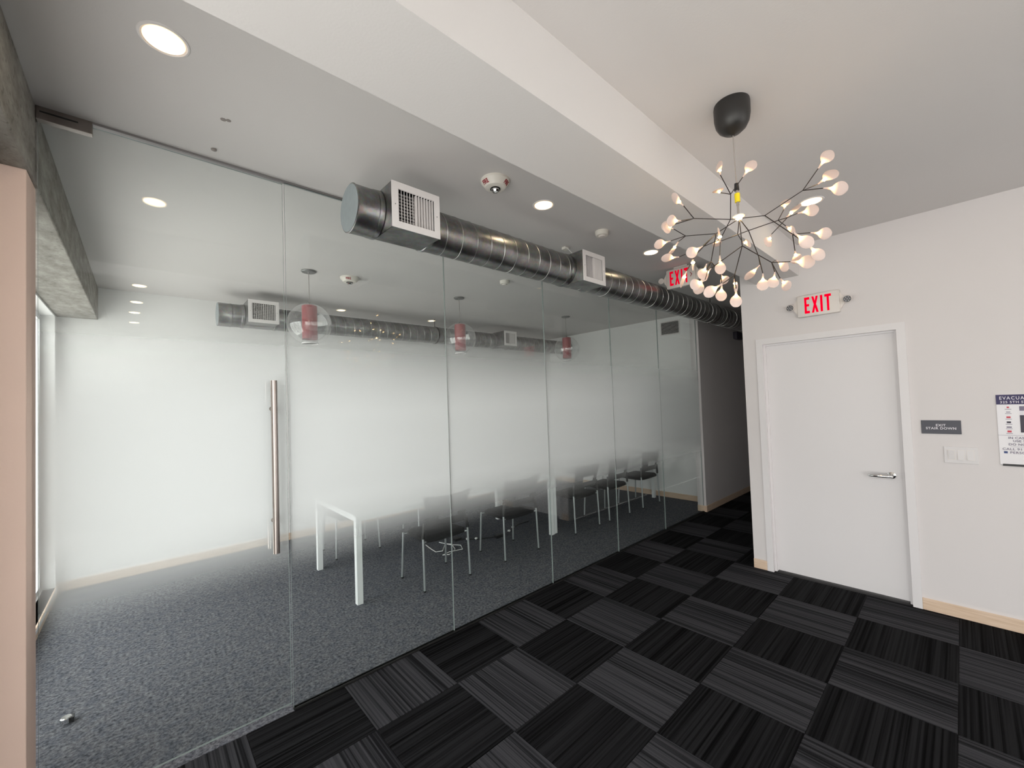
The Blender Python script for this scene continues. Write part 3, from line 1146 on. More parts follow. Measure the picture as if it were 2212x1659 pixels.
def exit_sign(label, x, yc, zc, wd, ht, chevron, wallmount, head_dy):
    t = thing('exit_sign', label, 'exit sign', (0, 0, 0))
    t.matrix_world = wall_frame(x, yc, zc)
    th = 0.045
    bx = MB().bbox(-wd / 2, wd / 2, -ht / 2, ht / 2, -th / 2, th / 2, 0.010)
    bx.build('housing', M['plastic'], t, True)
    lh = ht * 0.74
    sx_ = lh * 0.72
    wds = {'E': .36, 'X': .47, 'I': .155, 'T': .44}
    total = sum(wds.values()) + 3 * 0.14
    x0 = -total * sx_ / 2 - (wd * 0.045 if chevron else 0.0)
    for ch in 'EXIT':
        mb = MB().prism([(px * sx_, py * lh) for px, py in EX[ch]], 0, 0.0015)
        o = mb.build('letter', M['exitred'], t)
        o.location = (x0, -lh / 2 + ht * 0.01, th / 2)
        x0 += (wds[ch] + 0.14) * sx_
    if chevron:
        c = 0.022
        mb = MB().prism([(0, c), (0.006, c), (0.022, 0), (0.006, -c), (0, -c), (0.014, 0)], 0, 0.0015)
        o = mb.build('chevron', M['printred'], t)
        o.location = (x0 - 0.002, 0.0, th / 2)
    # wedge shaped shoulders and adjustable lamp heads
    for s in (-1, 1):
        sh = MB().prism([(s * wd / 2, -ht * 0.36), (s * (wd / 2 + 0.030), -0.022), (s * (wd / 2 + 0.030), 0.022), (s * wd / 2, ht * 0.36)], -th / 2, th / 2 - 0.014)
        sh.build('shoulder', M['plastic'], t)
        hx = s * (wd / 2 + head_dy)
        hm = MB().lathe([(0.0, -0.020), (0.014, -0.018), (0.027, -0.002), (0.030, 0.012), (0.028, 0.016)], (hx, 0, th / 2 - 0.004), 28)
        h = hm.build('lamp_head', M['plastic'], t, True)
        if not wallmount:
            continue
        MB().lathe([(0.0265, 0.0155), (0.0265, 0.0175), (0.0, 0.0175)], (hx, 0, th / 2 - 0.004), 28).build('lamp_lens', M['lens'], h, True)
        for q in range(7):
            a = 2 * math.pi * q / 6
            rr = 0.0 if q == 6 else 0.017
            MB().lathe([(0.0035, 0.0), (0.002, 0.002), (0.0, 0.002)], (hx + rr * math.cos(a), rr * math.sin(a), th / 2 + 0.0135), 8).build('diode', M['lensdot'], h)
    if not wallmount:
        MB().bbox(-0.07, 0.07, ht / 2, H - zc, -0.018, 0.018, 0.003).build('ceiling_mount', M['plastic'], t)
    return t


exit_sign('white EXIT sign with red letters mounted on the wall above the stair door', W - 0.024, 0.797, 2.413, 0.298, 0.190, False, True, 0.050)
exit_sign('white EXIT sign with chevron hung from the ceiling at the hallway entrance', 4.055, 1.840, 2.862, 0.300, 0.196, True, False, 0.050)

# ------------------------------------------------------------------ wall plaque, switches, evacuation plan
pl = thing('stair_plaque', 'charcoal plaque reading EXIT STAIR DOWN beside the door', 'sign', (0, 0, 0))
pl.matrix_world = wall_frame(W, 0.1185, 1.3685)
MB().bbox(-0.1010, 0.1010, -0.0495, 0.0495, 0, 0.006, 0.001).build('plate', M['plaque'], pl)
for s, y in (('EXIT', 0.006), ('STAIR DOWN', -0.0165)):
    o = text_mb(s, 0.0235, 0.001, 0.0004, 'CENTER', 0.98, 1.1).build('raised_lettering', M['plaquetext'], pl)
    o.location = (0, y, 0.0066)

sw = thing('light_switch', 'white triple rocker light switch plate below the stair plaque', 'light switch', (0, 0, 0))
sw.matrix_world = wall_frame(W, 0.0285, 1.1695)
MB().bbox(-0.083, 0.083, -0.060, 0.060, 0, 0.006, 0.002).build('plate', M['switch'], sw)
for k in (-1, 0, 1):
    MB().box(k * 0.046 - 0.0185, k * 0.046 + 0.0185, -0.036, 0.036, 0.005, 0.0066).build('rocker_surround', M['plastic'], sw)
    rk = MB()
    tilt = 0.004 if k != -1 else -0.004
    x0, x1 = k * 0.046 - 0.0162, k * 0.046 + 0.0162
    rk.add([(x0, -0.0335, 0.006), (x1, -0.0335, 0.006), (x1, 0.0335, 0.006), (x0, 0.0335, 0.006),
            (x0, -0.0335, 0.009 + tilt / 2), (x1, -0.0335, 0.009 + tilt / 2), (x1, 0.0335, 0.009 - tilt / 2), (x0, 0.0335, 0.009 - tilt / 2)],
           [(0, 3, 2, 1), (4, 5, 6, 7), (0, 1, 5, 4), (1, 2, 6, 5), (2, 3, 7, 6), (3, 0, 4, 7)])
    rk.build('rocker', M['switch'], sw)

ev = thing('evacuation_plan', 'white evacuation plan board with navy header at the right edge', 'sign', (0, 0, 0))
EW, EH = 0.36, 0.475
ev.matrix_world = wall_frame(W, -0.150, 1.120)      # origin: lower left corner
MB().bbox(0, EW, 0, EH, 0, 0.005, 0.001).build('board', M['paper'], ev)
MB().box(0, EW, EH - 0.066, EH, 0.005, 0.0058).build('header_band', M['navy'], ev)
MB().box(0.012, EW, -0.008, 0.006, 0.0, 0.008).build('bottom_rail', M['black'], ev)


def evt(s, x, y, size, mat, xs=1.0, sp=1.0, align='LEFT', bold=0.0003):
    o = text_mb(s, size, 0.0006, bold, align, xs, sp).build('lettering', M[mat], ev)
    o.location = (x, y, 0.0062)


evt('EVACUATION', 0.014, EH - 0.033, 0.030, 'plaquetext', 0.80, 1.25)
evt('325 5TH ST', 0.017, EH - 0.058, 0.022, 'plaquetext', 0.92, 1.15)
icons = [('printpink', .389, .010, .010), ('printgrey', .357, .018, .005), ('printpink', .322, .018, .012), ('printdark', .288, .018, .012), ('printgrey', .255, .022, .008), ('printpink', .226, .018, .013)]
for m_, y, a, b in icons:
    MB().box(0.050 - a / 2, 0.050 + a / 2, y - b / 2, y + b / 2, 0.005, 0.0058).build('legend_icon', M[m_], ev)
    MB().box(0.050 - 0.014, 0.050 + 0.014, y - b / 2 - 0.009, y - b / 2 - 0.006, 0.005, 0.0055).build('legend_line', M['printgrey'], ev)
MB().box(0.098, EW - 0.02, 0.220, 0.336, 0.005, 0.0058).build('floor_plan_mass', M['printdark'], ev)
MB().box(0.098, EW - 0.02, 0.336, 0.394, 0.005, 0.0056).build('floor_plan_rooms', M['plaquetext'], ev)
MB().box(0.098, EW - 0.02, 0.366, 0.396, 0.005, 0.0059).build('floor_plan_band', M['printgrey'], ev)
MB().box(0.0, EW, 0.199, 0.2005, 0.005, 0.0055).build('rule_line', M['printgrey'], ev)
evt('IN CASE OF FIRE', 0.042, 0.176, 0.021, 'printgrey', 1.0, 1.05)
evt('USE STAIRS', 0.062, 0.155, 0.021, 'printgrey', 1.0, 1.05)
evt('DO NOT USE', 0.042, 0.132, 0.021, 'printgrey', 1.0, 1.05)
MB().box(0.05, EW - 0.05, 0.1225, 0.1240, 0.005, 0.0055).build('rule_line', M['printgrey'], ev)
evt('CALL 911', 0.014, 0.100, 0.021, 'printgrey', 1.05, 1.1)
evt('PERSON', 0.046, 0.077, 0.021, 'printgrey', 1.05, 1.1)
MB().box(0.020, 0.036, 0.077, 0.092, 0.005, 0.0058).build('access_icon', M['printblue'], ev)

# ------------------------------------------------------------------ return air grille on the meeting room end wall
rg = thing('return_grille', 'white louvred return air grille high on the meeting room end wall', 'vent', (XE, 3.182, 2.800))
rw, rh = 0.335, 0.236
fr = MB()
fr.box(-0.006, 0, -rw / 2, rw / 2, -rh / 2, -rh / 2 + 0.018).box(-0.006, 0, -rw / 2, rw / 2, rh / 2 - 0.018, rh / 2).box(-0.006, 0, -rw / 2, -rw / 2 + 0.018, -rh / 2 + 0.018, rh / 2 - 0.018).box(-0.006, 0, rw / 2 - 0.018, rw / 2, -rh / 2 + 0.018, rh / 2 - 0.018)
fr.build('frame', M['white'], rg)
MB().box(-0.001, 0.0005, -rw / 2 + 0.01, rw / 2 - 0.01, -rh / 2 + 0.01, rh / 2 - 0.01).build('dark_opening', M['dark'], rg)
lou = MB().add([(-0.004, -rw / 2 + 0.018, -0.0045), (-0.001, -rw / 2 + 0.018, 0.002), (-0.001, rw / 2 - 0.018, 0.002), (-0.004, rw / 2 - 0.018, -0.0045), (-0.005, -rw / 2 + 0.018, -0.0040), (-0.002, -rw / 2 + 0.018, 0.0025), (-0.002, rw / 2 - 0.018, 0.0025), (-0.005, rw / 2 - 0.018, -0.0040)],
               [(0, 1, 2, 3), (4, 7, 6, 5), (0, 4, 5, 1), (1, 5, 6, 2), (2, 6, 7, 3), (3, 7, 4, 0)]).mesh('louver', M['white'])
for k in range(10):
    inst(lou, 'louver', rg, Matrix.Translation((0, 0, -rh / 2 + 0.028 + k * 0.020)))
hb_ = tag(MB().bbox(7.36, 7.62, YP - 0.06, YP, 2.59, 2.71, 0.006).build('wall_device', M['printdark'], None, True), 'small dark box high on the shadowed hallway wall under the duct', 'wall box')

# ------------------------------------------------------------------ branching chandelier
RODS= [((2.0138, 0.6384, 2.4529), (1.9519, 0.6543, 2.4372)), ((1.9519, 0.6543, 2.4372), (1.953, 0.6488, 2.549)), ((1.9519, 0.6543, 2.4372), (1.7603, 0.7332, 2.4164)), ((2.0138, 0.6384, 2.4529), (1.9146, 0.7036, 2.3804)), ((1.9146, 0.7036, 2.3804), (1.8924, 0.8301, 2.4061)), ((1.9519, 0.6543, 2.4372), (2.0551, 0.7378, 2.4)), ((2.0138, 0.6384, 2.4529), (1.978, 0.593, 2.373)), ((1.978, 0.593, 2.373), (2.0551, 0.5815, 2.2722)), ((1.978, 0.593, 2.373), (2.1677, 0.5271, 2.4469)), ((2.1677, 0.5271, 2.4469), (2.2228, 0.5036, 2.4667)), ((2.0138, 0.6384, 2.4529), (2.0425, 0.5458, 2.4402)), ((2.0425, 0.5458, 2.4402), (2.0827, 0.4126, 2.51)), ((2.0425, 0.5458, 2.4402), (2.0496, 0.4497, 2.3269)), ((2.0138, 0.6384, 2.4529), (2.095, 0.6745, 2.4135)), ((2.0138, 0.6384, 2.4529), (1.935, 0.6076, 2.2996)), ((1.935, 0.6076, 2.2996), (1.8664, 0.621, 2.162)), ((1.935, 0.6076, 2.2996), (2.0524, 0.5317, 2.23)), ((1.9146, 0.7036, 2.3804), (1.8553, 0.7085, 2.2432)), ((1.8553, 0.7085, 2.2432), (1.9492, 0.7061, 2.2092)), ((1.9146, 0.7036, 2.3804), (1.8073, 0.7503, 2.2778)), ((1.7603, 0.7332, 2.4164), (1.7131, 0.7539, 2.4656)), ((1.7603, 0.7332, 2.4164), (1.6145, 0.7248, 2.3631)), ((1.7603, 0.7332, 2.4164), (1.6728, 0.7796, 2.3833)), ((1.8924, 0.8301, 2.4061), (1.928, 0.9014, 2.4727)), ((1.8924, 0.8301, 2.4061), (1.8617, 0.8893, 2.3938)), ((1.8924, 0.8301, 2.4061), (1.9242, 0.8794, 2.4027)), ((1.9146, 0.7036, 2.3804), (1.6902, 0.6753, 2.2619)), ((2.0551, 0.7378, 2.4), (1.8868, 0.6828, 2.2687)), ((2.0551, 0.7378, 2.4), (1.9272, 0.8826, 2.3292)), ((2.0551, 0.7378, 2.4), (2.1217, 0.775, 2.4344)), ((1.978, 0.593, 2.373), (1.7217, 0.619, 2.2716)), ((2.2228, 0.5036, 2.4667), (2.3288, 0.4873, 2.5108)), ((2.1677, 0.5271, 2.4469), (2.2651, 0.5259, 2.5248)), ((2.1677, 0.5271, 2.4469), (2.2357, 0.5146, 2.4344)), ((2.2228, 0.5036, 2.4667), (2.0432, 0.526, 2.3488)), ((2.2228, 0.5036, 2.4667), (2.3483, 0.5369, 2.5136)), ((2.0827, 0.4126, 2.51), (2.0944, 0.3589, 2.5835)), ((2.0827, 0.4126, 2.51), (2.2034, 0.3827, 2.5642)), ((2.0827, 0.4126, 2.51), (2.0474, 0.3381, 2.4768)), ((2.0496, 0.4497, 2.3269), (2.1298, 0.404, 2.3383)), ((2.0496, 0.4497, 2.3269), (2.1035, 0.4562, 2.271)), ((2.0496, 0.4497, 2.3269), (1.8509, 0.4016, 2.2666)), ((2.0496, 0.4497, 2.3269), (2.0546, 0.3996, 2.2677)), ((2.095, 0.6745, 2.4135), (2.169, 0.6801, 2.3976)), ((1.935, 0.6076, 2.2996), (1.7834, 0.6836, 2.1914)), ((1.8664, 0.621, 2.162), (1.8354, 0.6072, 2.0963)), ((1.8664, 0.621, 2.162), (1.9502, 0.6518, 2.1693)), ((1.8664, 0.621, 2.162), (1.7422, 0.6272, 2.106)), ((2.0524, 0.5317, 2.23), (1.9935, 0.5068, 2.1689)), ((2.0524, 0.5317, 2.23), (2.0761, 0.5091, 2.1575)), ((2.0524, 0.5317, 2.23), (2.0661, 0.466, 2.2179)), ((2.0524, 0.5317, 2.23), (2.22, 0.5573, 2.2827)), ((2.0551, 0.5815, 2.2722), (2.0944, 0.5888, 2.2435)), ((2.0551, 0.5815, 2.2722), (1.9665, 0.5438, 2.1675)), ((1.8553, 0.7085, 2.2432), (1.7475, 0.6854, 2.2039)), ((1.9492, 0.7061, 2.2092), (1.877, 0.6769, 2.1403)), ((1.9492, 0.7061, 2.2092), (2.034, 0.7378, 2.2293)), ((1.8553, 0.7085, 2.2432), (1.6506, 0.6571, 2.1117)), ((1.8553, 0.7085, 2.2432), (1.7684, 0.7088, 2.1621)), ((1.8073, 0.7503, 2.2778), (1.6777, 0.7092, 2.214)), ((1.8073, 0.7503, 2.2778), (1.6273, 0.7174, 2.1577)), ((1.953, 0.6488, 2.549), (1.9921, 0.7007, 2.6721)), ((1.953, 0.6488, 2.549), (1.8484, 0.6548, 2.5249)), ((1.953, 0.6488, 2.549), (1.9606, 0.5994, 2.6072))]
LEAVES= [((1.7143, 0.7718, 2.4897), (0.0403, 0.5935, 0.8038), (0.6512, 0.5946, -0.4717), 1.0), ((1.5857, 0.7311, 2.3575), (-0.9592, 0.2102, -0.1892), (0.2514, 0.3273, -0.9109), 1.0), ((1.6464, 0.7837, 2.3696), (-0.8793, 0.138, -0.4559), (0.442, -0.1205, -0.8889), 1.0), ((1.9329, 0.9249, 2.4907), (0.1645, 0.7831, 0.5997), (0.0575, 0.5993, -0.7984), 1.0), ((1.8384, 0.9064, 2.3858), (-0.7752, 0.5717, -0.2688), (0.497, 0.2891, -0.8182), 1.0), ((1.9324, 0.9026, 2.3856), (0.2757, 0.7739, -0.5701), (0.9473, -0.1181, 0.2978), 1.0), ((1.6675, 0.6888, 2.2476), (-0.7557, 0.4499, -0.4759), (0.4108, -0.2404, -0.8795), 1.0), ((1.8846, 0.6823, 2.2388), (-0.0753, -0.0158, -0.997), (0.4856, -0.8739, -0.0228), 1.0), ((1.9049, 0.9027, 2.3281), (-0.7423, 0.6691, -0.0352), (0.528, 0.5518, -0.6456), 1.01), ((2.1487, 0.787, 2.4295), (0.9013, 0.4013, -0.1631), (0.4267, -0.8873, 0.1751), 1.0), ((1.694, 0.61, 2.2785), (-0.9263, -0.2987, 0.2295), (0.1474, 0.2734, 0.9506), 1.0), ((2.3561, 0.4625, 2.5174), (0.7286, -0.6623, 0.1746), (-0.2239, 0.0105, 0.9745), 1.25), ((2.2841, 0.526, 2.548), (0.632, 0.0056, 0.7749), (-0.072, 0.9961, 0.0516), 1.0), ((2.2643, 0.5082, 2.4283), (0.9547, -0.2164, -0.2041), (0.1794, -0.1282, 0.9754), 1.0), ((2.0226, 0.5277, 2.3271), (-0.6866, 0.0577, -0.7247), (0.6334, -0.4419, -0.6352), 1.0), ((2.3662, 0.5199, 2.5364), (0.533, -0.5062, 0.678), (0.4885, 0.8384, 0.242), 1.12), ((2.1098, 0.344, 2.6098), (0.4545, -0.4394, 0.7748), (-0.3899, 0.684, 0.6166), 1.13), ((2.2261, 0.3614, 2.5851), (0.6054, -0.5667, 0.5589), (-0.053, 0.6719, 0.7387), 1.25), ((2.0741, 0.3141, 2.4753), (0.7436, -0.6672, -0.0433), (-0.1914, -0.2744, 0.9424), 1.2), ((2.1543, 0.382, 2.3356), (0.7426, -0.6648, -0.0811), (-0.1204, -0.2517, 0.9603), 1.1), ((2.1309, 0.4599, 2.2593), (0.9124, 0.125, -0.3896), (0.3274, -0.7942, 0.5119), 1.0), ((1.8576, 0.3834, 2.2437), (0.2248, -0.6059, -0.7632), (-0.0319, -0.7874, 0.6157), 1.0), ((2.0656, 0.3847, 2.244), (0.3653, -0.4945, -0.7887), (0.1516, -0.8043, 0.5746), 1.0), ((2.1987, 0.676, 2.3991), (0.9892, -0.139, 0.0475), (-0.018, 0.2063, 0.9783), 1.0), ((1.7603, 0.6891, 2.173), (-0.7703, 0.1808, -0.6115), (0.5959, -0.1373, -0.7912), 1.0), ((1.8271, 0.6062, 2.0675), (-0.2772, -0.0342, -0.9602), (0.4639, -0.8799, -0.1026), 1.0), ((1.9763, 0.6569, 2.1555), (0.8704, 0.1719, -0.4613), (0.4888, -0.1909, 0.8512), 1.0), ((1.7229, 0.6452, 2.0904), (-0.6297, 0.5865, -0.5093), (0.4577, -0.2497, -0.8533), 1.03), ((1.9781, 0.5077, 2.1431), (-0.5113, 0.0307, -0.8588), (0.4135, -0.8673, -0.2771), 1.0), ((2.1023, 0.5037, 2.144), (0.8741, -0.1822, -0.4502), (0.2295, -0.6621, 0.7135), 1.0), ((2.094, 0.441, 2.216), (0.7435, -0.6669, -0.0491), (-0.0365, -0.1138, 0.9928), 1.25), ((2.2438, 0.5464, 2.2681), (0.7939, -0.363, -0.4878), (0.2957, -0.4705, 0.8314), 1.0), ((2.0972, 0.6126, 2.2255), (0.0948, 0.794, -0.6004), (0.9139, -0.3085, -0.2638), 1.0), ((1.9553, 0.5419, 2.1397), (-0.3724, -0.0642, -0.9258), (0.2771, -0.9598, -0.0449), 1.0), ((1.7312, 0.6881, 2.1788), (-0.5435, 0.0885, -0.8347), (0.6374, -0.6035, -0.4791), 1.0), ((1.8672, 0.676, 2.1119), (-0.3283, -0.0289, -0.9441), (0.4918, -0.8586, -0.1447), 1.0), ((2.0622, 0.7386, 2.219), (0.9388, 0.0271, -0.3433), (0.2324, -0.7854, 0.5737), 1.0), ((1.6243, 0.6662, 2.1003), (-0.8744, 0.3032, -0.3787), (0.3319, -0.1954, -0.9229), 1.0), ((1.7807, 0.7258, 2.1407), (0.4108, 0.5662, -0.7146), (0.4364, -0.8103, -0.3911), 1.0), ((1.6553, 0.7019, 2.1955), (-0.7478, -0.2441, -0.6174), (0.5913, 0.1781, -0.7866), 1.0), ((1.609, 0.719, 2.134), (-0.6111, 0.0552, -0.7896), (0.7505, 0.3573, -0.5559), 1.0), ((2.0023, 0.7062, 2.6998), (0.3411, 0.1829, 0.922), (0.4233, 0.8459, -0.3244), 1.0), ((1.8198, 0.6488, 2.5182), (-0.9532, -0.2023, -0.2247), (-0.1871, 0.9785, -0.0873), 1.0), ((1.9745, 0.5859, 2.6323), (0.438, -0.4253, 0.792), (-0.2963, 0.7635, 0.5738), 1.06)]
ch = thing('branch_chandelier', 'black branching twig chandelier with glowing frosted leaf bulbs', 'chandelier', (1.999, 0.642, H))
ROOT = Matrix.Translation((-1.999, -0.642, -H))


def cpart(mb, name, mat, smooth=True, parent=None):
    mb.v = [(x - 1.999, y - 0.642, z - H) for x, y, z in mb.v]
    return mb.build(name, mat, ch if parent is None else parent, smooth)


cpart(MB().lathe([(0.072, 0.0), (0.074, -0.012), (0.0735, -0.062), (0.068, -0.092), (0.056, -0.115), (0.036, -0.132), (0.012, -0.140), (0.006, -0.146), (0.0, -0.146)], (1.999, 0.642, H), 48), 'canopy', M['canopy'])
hubp = Vector((2.012, 0.640, 2.452))
top = Vector((1.999, 0.642, 2.835))


def on_line(z):
    k = (top.z - z) / (top.z - hubp.z)
    return top.lerp(hubp, k)


cpart(MB().tube([on_line(2.836), on_line(2.60)], 0.0022, 8), 'suspension_cable', M['wire'])
cpart(MB().cyl(on_line(2.612), on_line(2.580), 0.0085, 0.0105, 16), 'cable_grip', M['black'])
cpart(MB().cyl(on_line(2.580), on_line(2.512), 0.006, None, 14), 'stem_sleeve', M['wire'])
cpart(MB().cyl(on_line(2.566), on_line(2.527), 0.0110, None, 18), 'yellow_label', M['yellow'])
cpart(MB().cyl(on_line(2.512), on_line(2.470), 0.0045, None, 12), 'stem', M['wire'])
cpart(MB().lathe([(0.0, 0.012), (0.010, 0.010), (0.024, 0.004), (0.026, 0.0), (0.012, -0.004), (0.0, -0.006)], on_line(2.462), 24), 'hub_plate', M['frostrim'])
cpart(MB().lathe([(0.0, 0.0), (0.014, -0.002), (0.012, -0.006), (0.0, -0.008)], on_line(2.455), 16), 'hub_light', M['led'])
for a, b in RODS:
    cpart(MB().cyl(a, b, 0.0019, None, 8), 'branch_rod', M['rod'])

# leaf shaped light guide: stem, bulb of the diode, rounded blade; local x = length, y = width, z = thickness
lf = MB()
prof = [(-0.030, 0.0026, 0.0026), (-0.015, 0.0034, 0.0034), (-0.005, 0.0044, 0.0042), (0.0, 0.0066, 0.0050), (0.004, 0.0112, 0.0050), (0.010, 0.0165, 0.0044), (0.018, 0.0208, 0.0036), (0.027, 0.0226, 0.0030),
        (0.036, 0.0212, 0.0026), (0.044, 0.0172, 0.0022), (0.050, 0.0118, 0.0018), (0.0535, 0.0062, 0.0012)]
nn = 12
vs, fs = [], []
for x, wy, tz in prof:
    for i in range(nn):
        t = 2 * math.pi * i / nn
        vs.append((x, wy * math.cos(t), tz * math.sin(t)))
for k in range(len(prof) - 1):
    for i in range(nn):
        j = (i + 1) % nn
        fs.append((k * nn + i, k * nn + j, (k + 1) * nn + j, (k + 1) * nn + i))
fs.append(tuple(range(nn - 1, -1, -1)))
m_ = (len(prof) - 1) * nn
fs.append(tuple(range(m_, m_ + nn)))
lf.add(vs, fs)
leaf_me = lf.mesh('leaf', M['leaf'], True)
led_me = MB().lathe([(0.0, -0.0076), (0.0038, -0.0056), (0.0054, 0.0), (0.0038, 0.0056), (0.0, 0.0076)], (0, 0, 0), 10).mesh('diode', M['led'], True)
for p, ax, wd, s in LEAVES:
    ax, wd = Vector(ax).normalized(), Vector(wd)
    wd = (wd - ax * wd.dot(ax)).normalized()
    nz = ax.cross(wd)
    m = Matrix(((ax.x * s, wd.x * s, nz.x * s, p[0] - 1.999), (ax.y * s, wd.y * s, nz.y * s, p[1] - 0.642), (ax.z * s, wd.z * s, nz.z * s, p[2] - H), (0, 0, 0, 1)))
    o = inst(leaf_me, 'leaf', ch, m)
    inst(led_me, 'diode', o, Matrix.Translation((0.001, 0, 0)))

# ------------------------------------------------------------------ globe pendants
GR = 0.193


def pendant(x, y, label):
    t = thing('globe_pendant', label, 'pendant lamp', (x, y, H), group='clear globe pendants over the meeting table')
    MB().lathe([(0.066, 0.0), (0.066, -0.008), (0.060, -0.014), (0.008, -0.016), (0.006, -0.022), (0.0, -0.022)], n=32).build('canopy', M['nickel'], t, True)
    zt = -0.315
    MB().cyl((0, 0, -0.02), (0, 0, zt - 0.01), 0.0028, n=8).build('suspension_cord', M['wire'], t)
    zc = zt - GR
    prof = []
    n = 26
    for k in range(n + 1):
        a = math.pi * (0.06 + (0.90 - 0.06) * k / n)
        prof.append((GR * math.sin(a), zc + GR * math.cos(a)))
    gm = MB()
    nr = 48
    vs, fs = [], []
    for r, z in prof:
        for i in range(nr):
            q = 2 * math.pi * i / nr
            vs.append((r * math.cos(q), r * math.sin(q), z))
    for k in range(n):
        for i in range(nr):
            j = (i + 1) % nr
            fs.append((k * nr + i, (k + 1) * nr + i, (k + 1) * nr + j, k * nr + j))
    gm.add(vs, fs)
    gm.build('globe', M['globeglass'], t, True)
    zb = zc - GR * 0.985
    vs, fs = [], []
    nr = 40
    tube = [(0.0665, zt - 0.018), (0.0665, zb + 0.03)]
    MB().lathe([(0.0, zt - 0.014), (0.055, zt - 0.016), (0.0665, zt - 0.024), (0.0665, zb + 0.045), (0.064, zb + 0.045), (0.064, zt - 0.03), (0.0, zt - 0.03)], n=40).build('red_shade', M['redshade'], t, True)
    MB().lathe([(0.0695, zt - 0.010), (0.0695, zb + 0.012)], n=40).mesh
    sl = MB()
    for r, z in ((0.0705, zt - 0.012), (0.0705, zb + 0.010)):
        for i in range(nr):
            q = 2 * math.pi * i / nr
            vs.append((r * math.cos(q), r * math.sin(q), z))
    for i in range(nr):
        j = (i + 1) % nr
        fs.append((i, j, nr + j, nr + i))
    sl.add(vs, fs)
    sl.build('glass_sleeve', M['globeglass'], t, True)
    MB().lathe([(0.0705, zb + 0.012), (0.0725, zb + 0.006), (0.0705, zb), (0.066, zb + 0.002), (0.066, zb + 0.010), (0.0705, zb + 0.012)], n=40).build('sleeve_rim', M['frostrim'], t, True)
    MB().cyl((0, 0, zt - 0.012), (0, 0, zt + 0.012), 0.016, 0.010, n=20).build('socket_cap', M['nickel'], t, True)
    return t


pendant(1.190, 4.105, 'clear glass globe pendant with red cylinder, nearest the glass door')
pendant(2.927, 4.105, 'clear glass globe pendant with red cylinder, the middle of three')
pendant(4.956, 4.105, 'clear glass globe pendant with red cylinder, farthest from the glass door')

# ------------------------------------------------------------------ meeting tables
LG = 0.05


def table(x0, x1, y0, y1, label):
    t = thing('meeting_table', label, 'table', (x0, y0, 0), group='white meeting tables pushed end to end')
    Lx, Ly, Z = x1 - x0, y1 - y0, 0.742
    MB().bbox(0, Lx, 0, Ly, Z - 0.018, Z, 0.002).build('tabletop', M['whitemetal'], t)
    e = 0.032
    rim = MB()
    rim.box(LG, Lx - LG, 0.004, 0.004 + 0.03, Z - 0.018 - e, Z - 0.018).box(LG, Lx - LG, Ly - 0.034, Ly - 0.004, Z - 0.018 - e, Z - 0.018)
    rim.box(0.004, 0.034, LG, Ly - LG, Z - 0.018 - e, Z - 0.018).box(Lx - 0.034, Lx - 0.004, LG, Ly - LG, Z - 0.018 - e, Z - 0.018)
    rim.build('apron_frame', M['whitemetal'], t)
    for a in (0, Lx - LG):
        for b in (0, Ly - LG):
            MB().bbox(a, a + LG, b, b + LG, 0, Z - 0.018, 0.002).build('leg', M['whitemetal'], t)
    return t


table(1.338, 3.812, 3.468, 4.550, 'long white table nearest the glass door, first of two end to end')
table(3.832, 6.356, 3.482, 4.560, 'long white table near the end wall, second of two end to end')

# ------------------------------------------------------------------ stacking chairs


